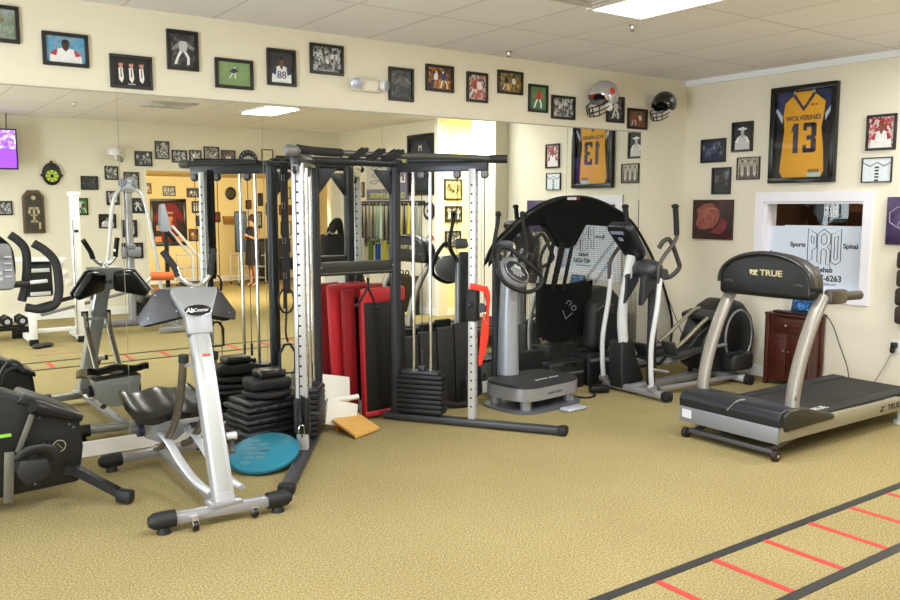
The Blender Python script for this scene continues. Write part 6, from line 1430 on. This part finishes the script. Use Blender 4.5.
cols = ['#19191B', '#1E1E20', '#2B2B2D', '#6E6A64', '#3B3A38', '#6F978B', '#A9C9BC', '#17171A', '#202024', '#6A2030', '#3E2A60', '#BDB23A', '#161618', '#C9C03E', '#1A1A1C', '#8C9A96']
cnm = ['black', 'black', 'dark grey', 'light grey', 'grey', 'green grey', 'pale green', 'black', 'black', 'maroon', 'violet', 'yellow', 'black', 'olive yellow', 'black', 'grey green']
posn = ['at the far end of the rail', 'second along from the far end', 'third from the far end', 'fourth from the far end', 'fifth from the far end', 'sixth from the far end', 'seventh from the far end', 'eighth, behind the trainer upright', 'ninth, behind the trainer upright', 'beside the maroon group', 'next to the maroon band', 'bright among dark ones', 'just right of the yellow one', 'last bright one', 'between bright bands near the hall', 'nearest the hall corner']
for k in range(16):
    y = -1.08 + k * .122; L = .62 + .1 * ((k * 7) % 5) / 5
    t = thing('exercise_band', '%s looped exercise band hanging on the wall rail, %s' % (cnm[k], posn[k]), 'exercise band', (XB - .07, y, 1.70 - L), 0, 'exercise bands on the rail')
    mb_ = mat(cols[k], .5); g = MB()
    for j in range(3):
        dy = (j - 1) * .022; g.tube([(XB - .05, y + dy - .006, 1.70 - L * (.9 + .05 * j)), (XB - .05, y + dy - .01, 1.3), (XB - .055, y, 1.705), (XB - .06, y + dy + .01, 1.3), (XB - .06, y + dy + .006, 1.70 - L * (.9 + .05 * j))], .0085, n=6, sm=3)
    g.build('tubing', mb_, t)
    g = MB(); g.tube([(XB - .06, y + .04 * math.cos(a_), 1.70 - L + .04 + .05 * math.sin(a_)) for a_ in [2 * PI * q / 8 for q in range(8)]], .011, n=6, closed=True); g.build('handle', mat('#1A1A1B', .6), t)
    g = MB(); g.cyl((XB, y, 1.71), (XB - .08, y, 1.71), .006, n=6); g.build('hook', LSILV, t)
for k, (y, z, c, l) in enumerate(((-.55, .98, '#6F7F3A', 'olive'), (-.32, .93, '#2A57A0', 'blue'), (-.12, .98, '#C7C24A', 'yellow'), (-.85, 1.0, '#D8D6CC', 'white'))):
    t = thing('cloth_towel', '%s cloth hanging low under the exercise bands' % l, 'towel', (XB - .1, y, z - .3)); g = MB()
    g.sheet([[(XB - .125 - .02 * math.sin(j * 1.7), y - .08 + .02 * j, z + .12 - .42 * i / 4) for j in range(9)] for i in range(5)], th=.006); g.build('cloth', mat(c, .8), t)
    g = MB(); g.cyl((XB, y, z + .12), (XB - .13, y, z + .12), .006, n=6); g.build('hook', LSILV, t)
t = thing('bumper_plate', 'round black plate with white centre hung beside the framed shirt', 'weight plate', (XB, 1.03, 1.45), FB); M = facing((XB, 1.03, 1.59), FB)
g = MB(); g.prism(circ(0, 0, .14, 32), 0, -.04, M=M, bev=.008); g.build('rim', BLACK, t); g = MB(); g.prism(circ(0, 0, .085, 28), -.04, -.043, M=M); g.build('centre', mat('#B9B9B4', .5), t)
g = MB(); g.prism(circ(0, 0, .02, 14), -.0431, -.05, M=M); g.build('hub', BLACK, t)
t = thing('red_wall_decal', 'small red script ornament on the right wall above the hall baseboard', 'ornament', (XB, 1.05, 1.12), FB); M = facing((XB, 1.05, 1.18), FB)
g = MB(); g.tube([M @ Vector((a, -.008, c)) for a, c in ((-.09, -.03), (-.05, .03), (-.03, -.05), (.0, .05), (.03, -.05), (.05, .05), (.09, .0))], .008, n=6, sm=3); g.build('script', mat('#B02A30', .5), t)
t = thing('gym_bag', 'black gym bag and jacket heaped on a white box in the far room corner', 'bag', (6.85, -1.45, .55))
g = MB(); g.box((6.80, -1.45, .872), (.42, .34, .62), bev=.08, seg=4); g.build('body', mat('#111113', .8, bump=.3, bscale=50), t)
g = MB(); g.tube([(6.66, -1.35, 1.1), (6.78, -1.3, 1.33), (6.9, -1.35, 1.38), (6.98, -1.4, 1.1)], .035, sm=4, n=10, radii=[.05, .09, .07, .05]); g.build('jacket', BLACKM, t)
g = MB(); g.tube([(6.60, -1.27, 1.17), (6.66, -1.26, 1.22), (6.74, -1.27, 1.19)], .03, n=8, sm=3, flat=(1, .6)); g.build('grey_cloth', mat('#8A8A8E', .7), t)
t = thing('white_box', 'white storage box under the black bag in the far room corner', 'box', (6.8, -1.45, 0))
g = MB(); g.box((6.8, -1.45, .27), (.5, .4, .54), bev=.01); g.build('body', mat('#D9D9D6', .5), t); g = MB(); g.box((6.8, -1.45, .545), (.52, .42, .02), bev=.004); g.build('lid', mat('#E6E6E3', .5), t)
t = thing('kettlebell_rack', 'black low rack with small weights by the right wall near the hall', 'rack', (6.85, .7, 0))
g = MB(); g.box((6.9, .7, .5), (.3, .5, .03)); g.box((6.9, .7, .2), (.3, .5, .03))
for y in (.46, .94): g.box((6.9, y, .3), (.3, .03, .6))
g.build('frame', BLACK, t)
for k, (y, z) in enumerate(((.55, .515), (.72, .515), (.87, .515), (.6, .215), (.8, .215))):
    g = MB(); g.ball((6.88, y, z + .06), .06); g.tube([(6.88, y - .04, z + .1), (6.88, y - .035, z + .16), (6.88, y + .035, z + .16), (6.88, y + .04, z + .1)], .01, sm=3)
    tag(rebase(g.build('kettlebell', RUBBER)), 'small black kettlebell on the low rack, ' + ['top shelf nearest the bands', 'top shelf middle', 'top shelf nearest the hall', 'bottom shelf nearest the bands', 'bottom shelf nearest the hall'][k], 'kettlebell')
g = MB(); g.ball((6.8, .98, .035), .035); tag(rebase(g.build('massage_ball', mat('#C9C43A', .5))), 'small yellow green ball on the carpet near the hall', 'ball')
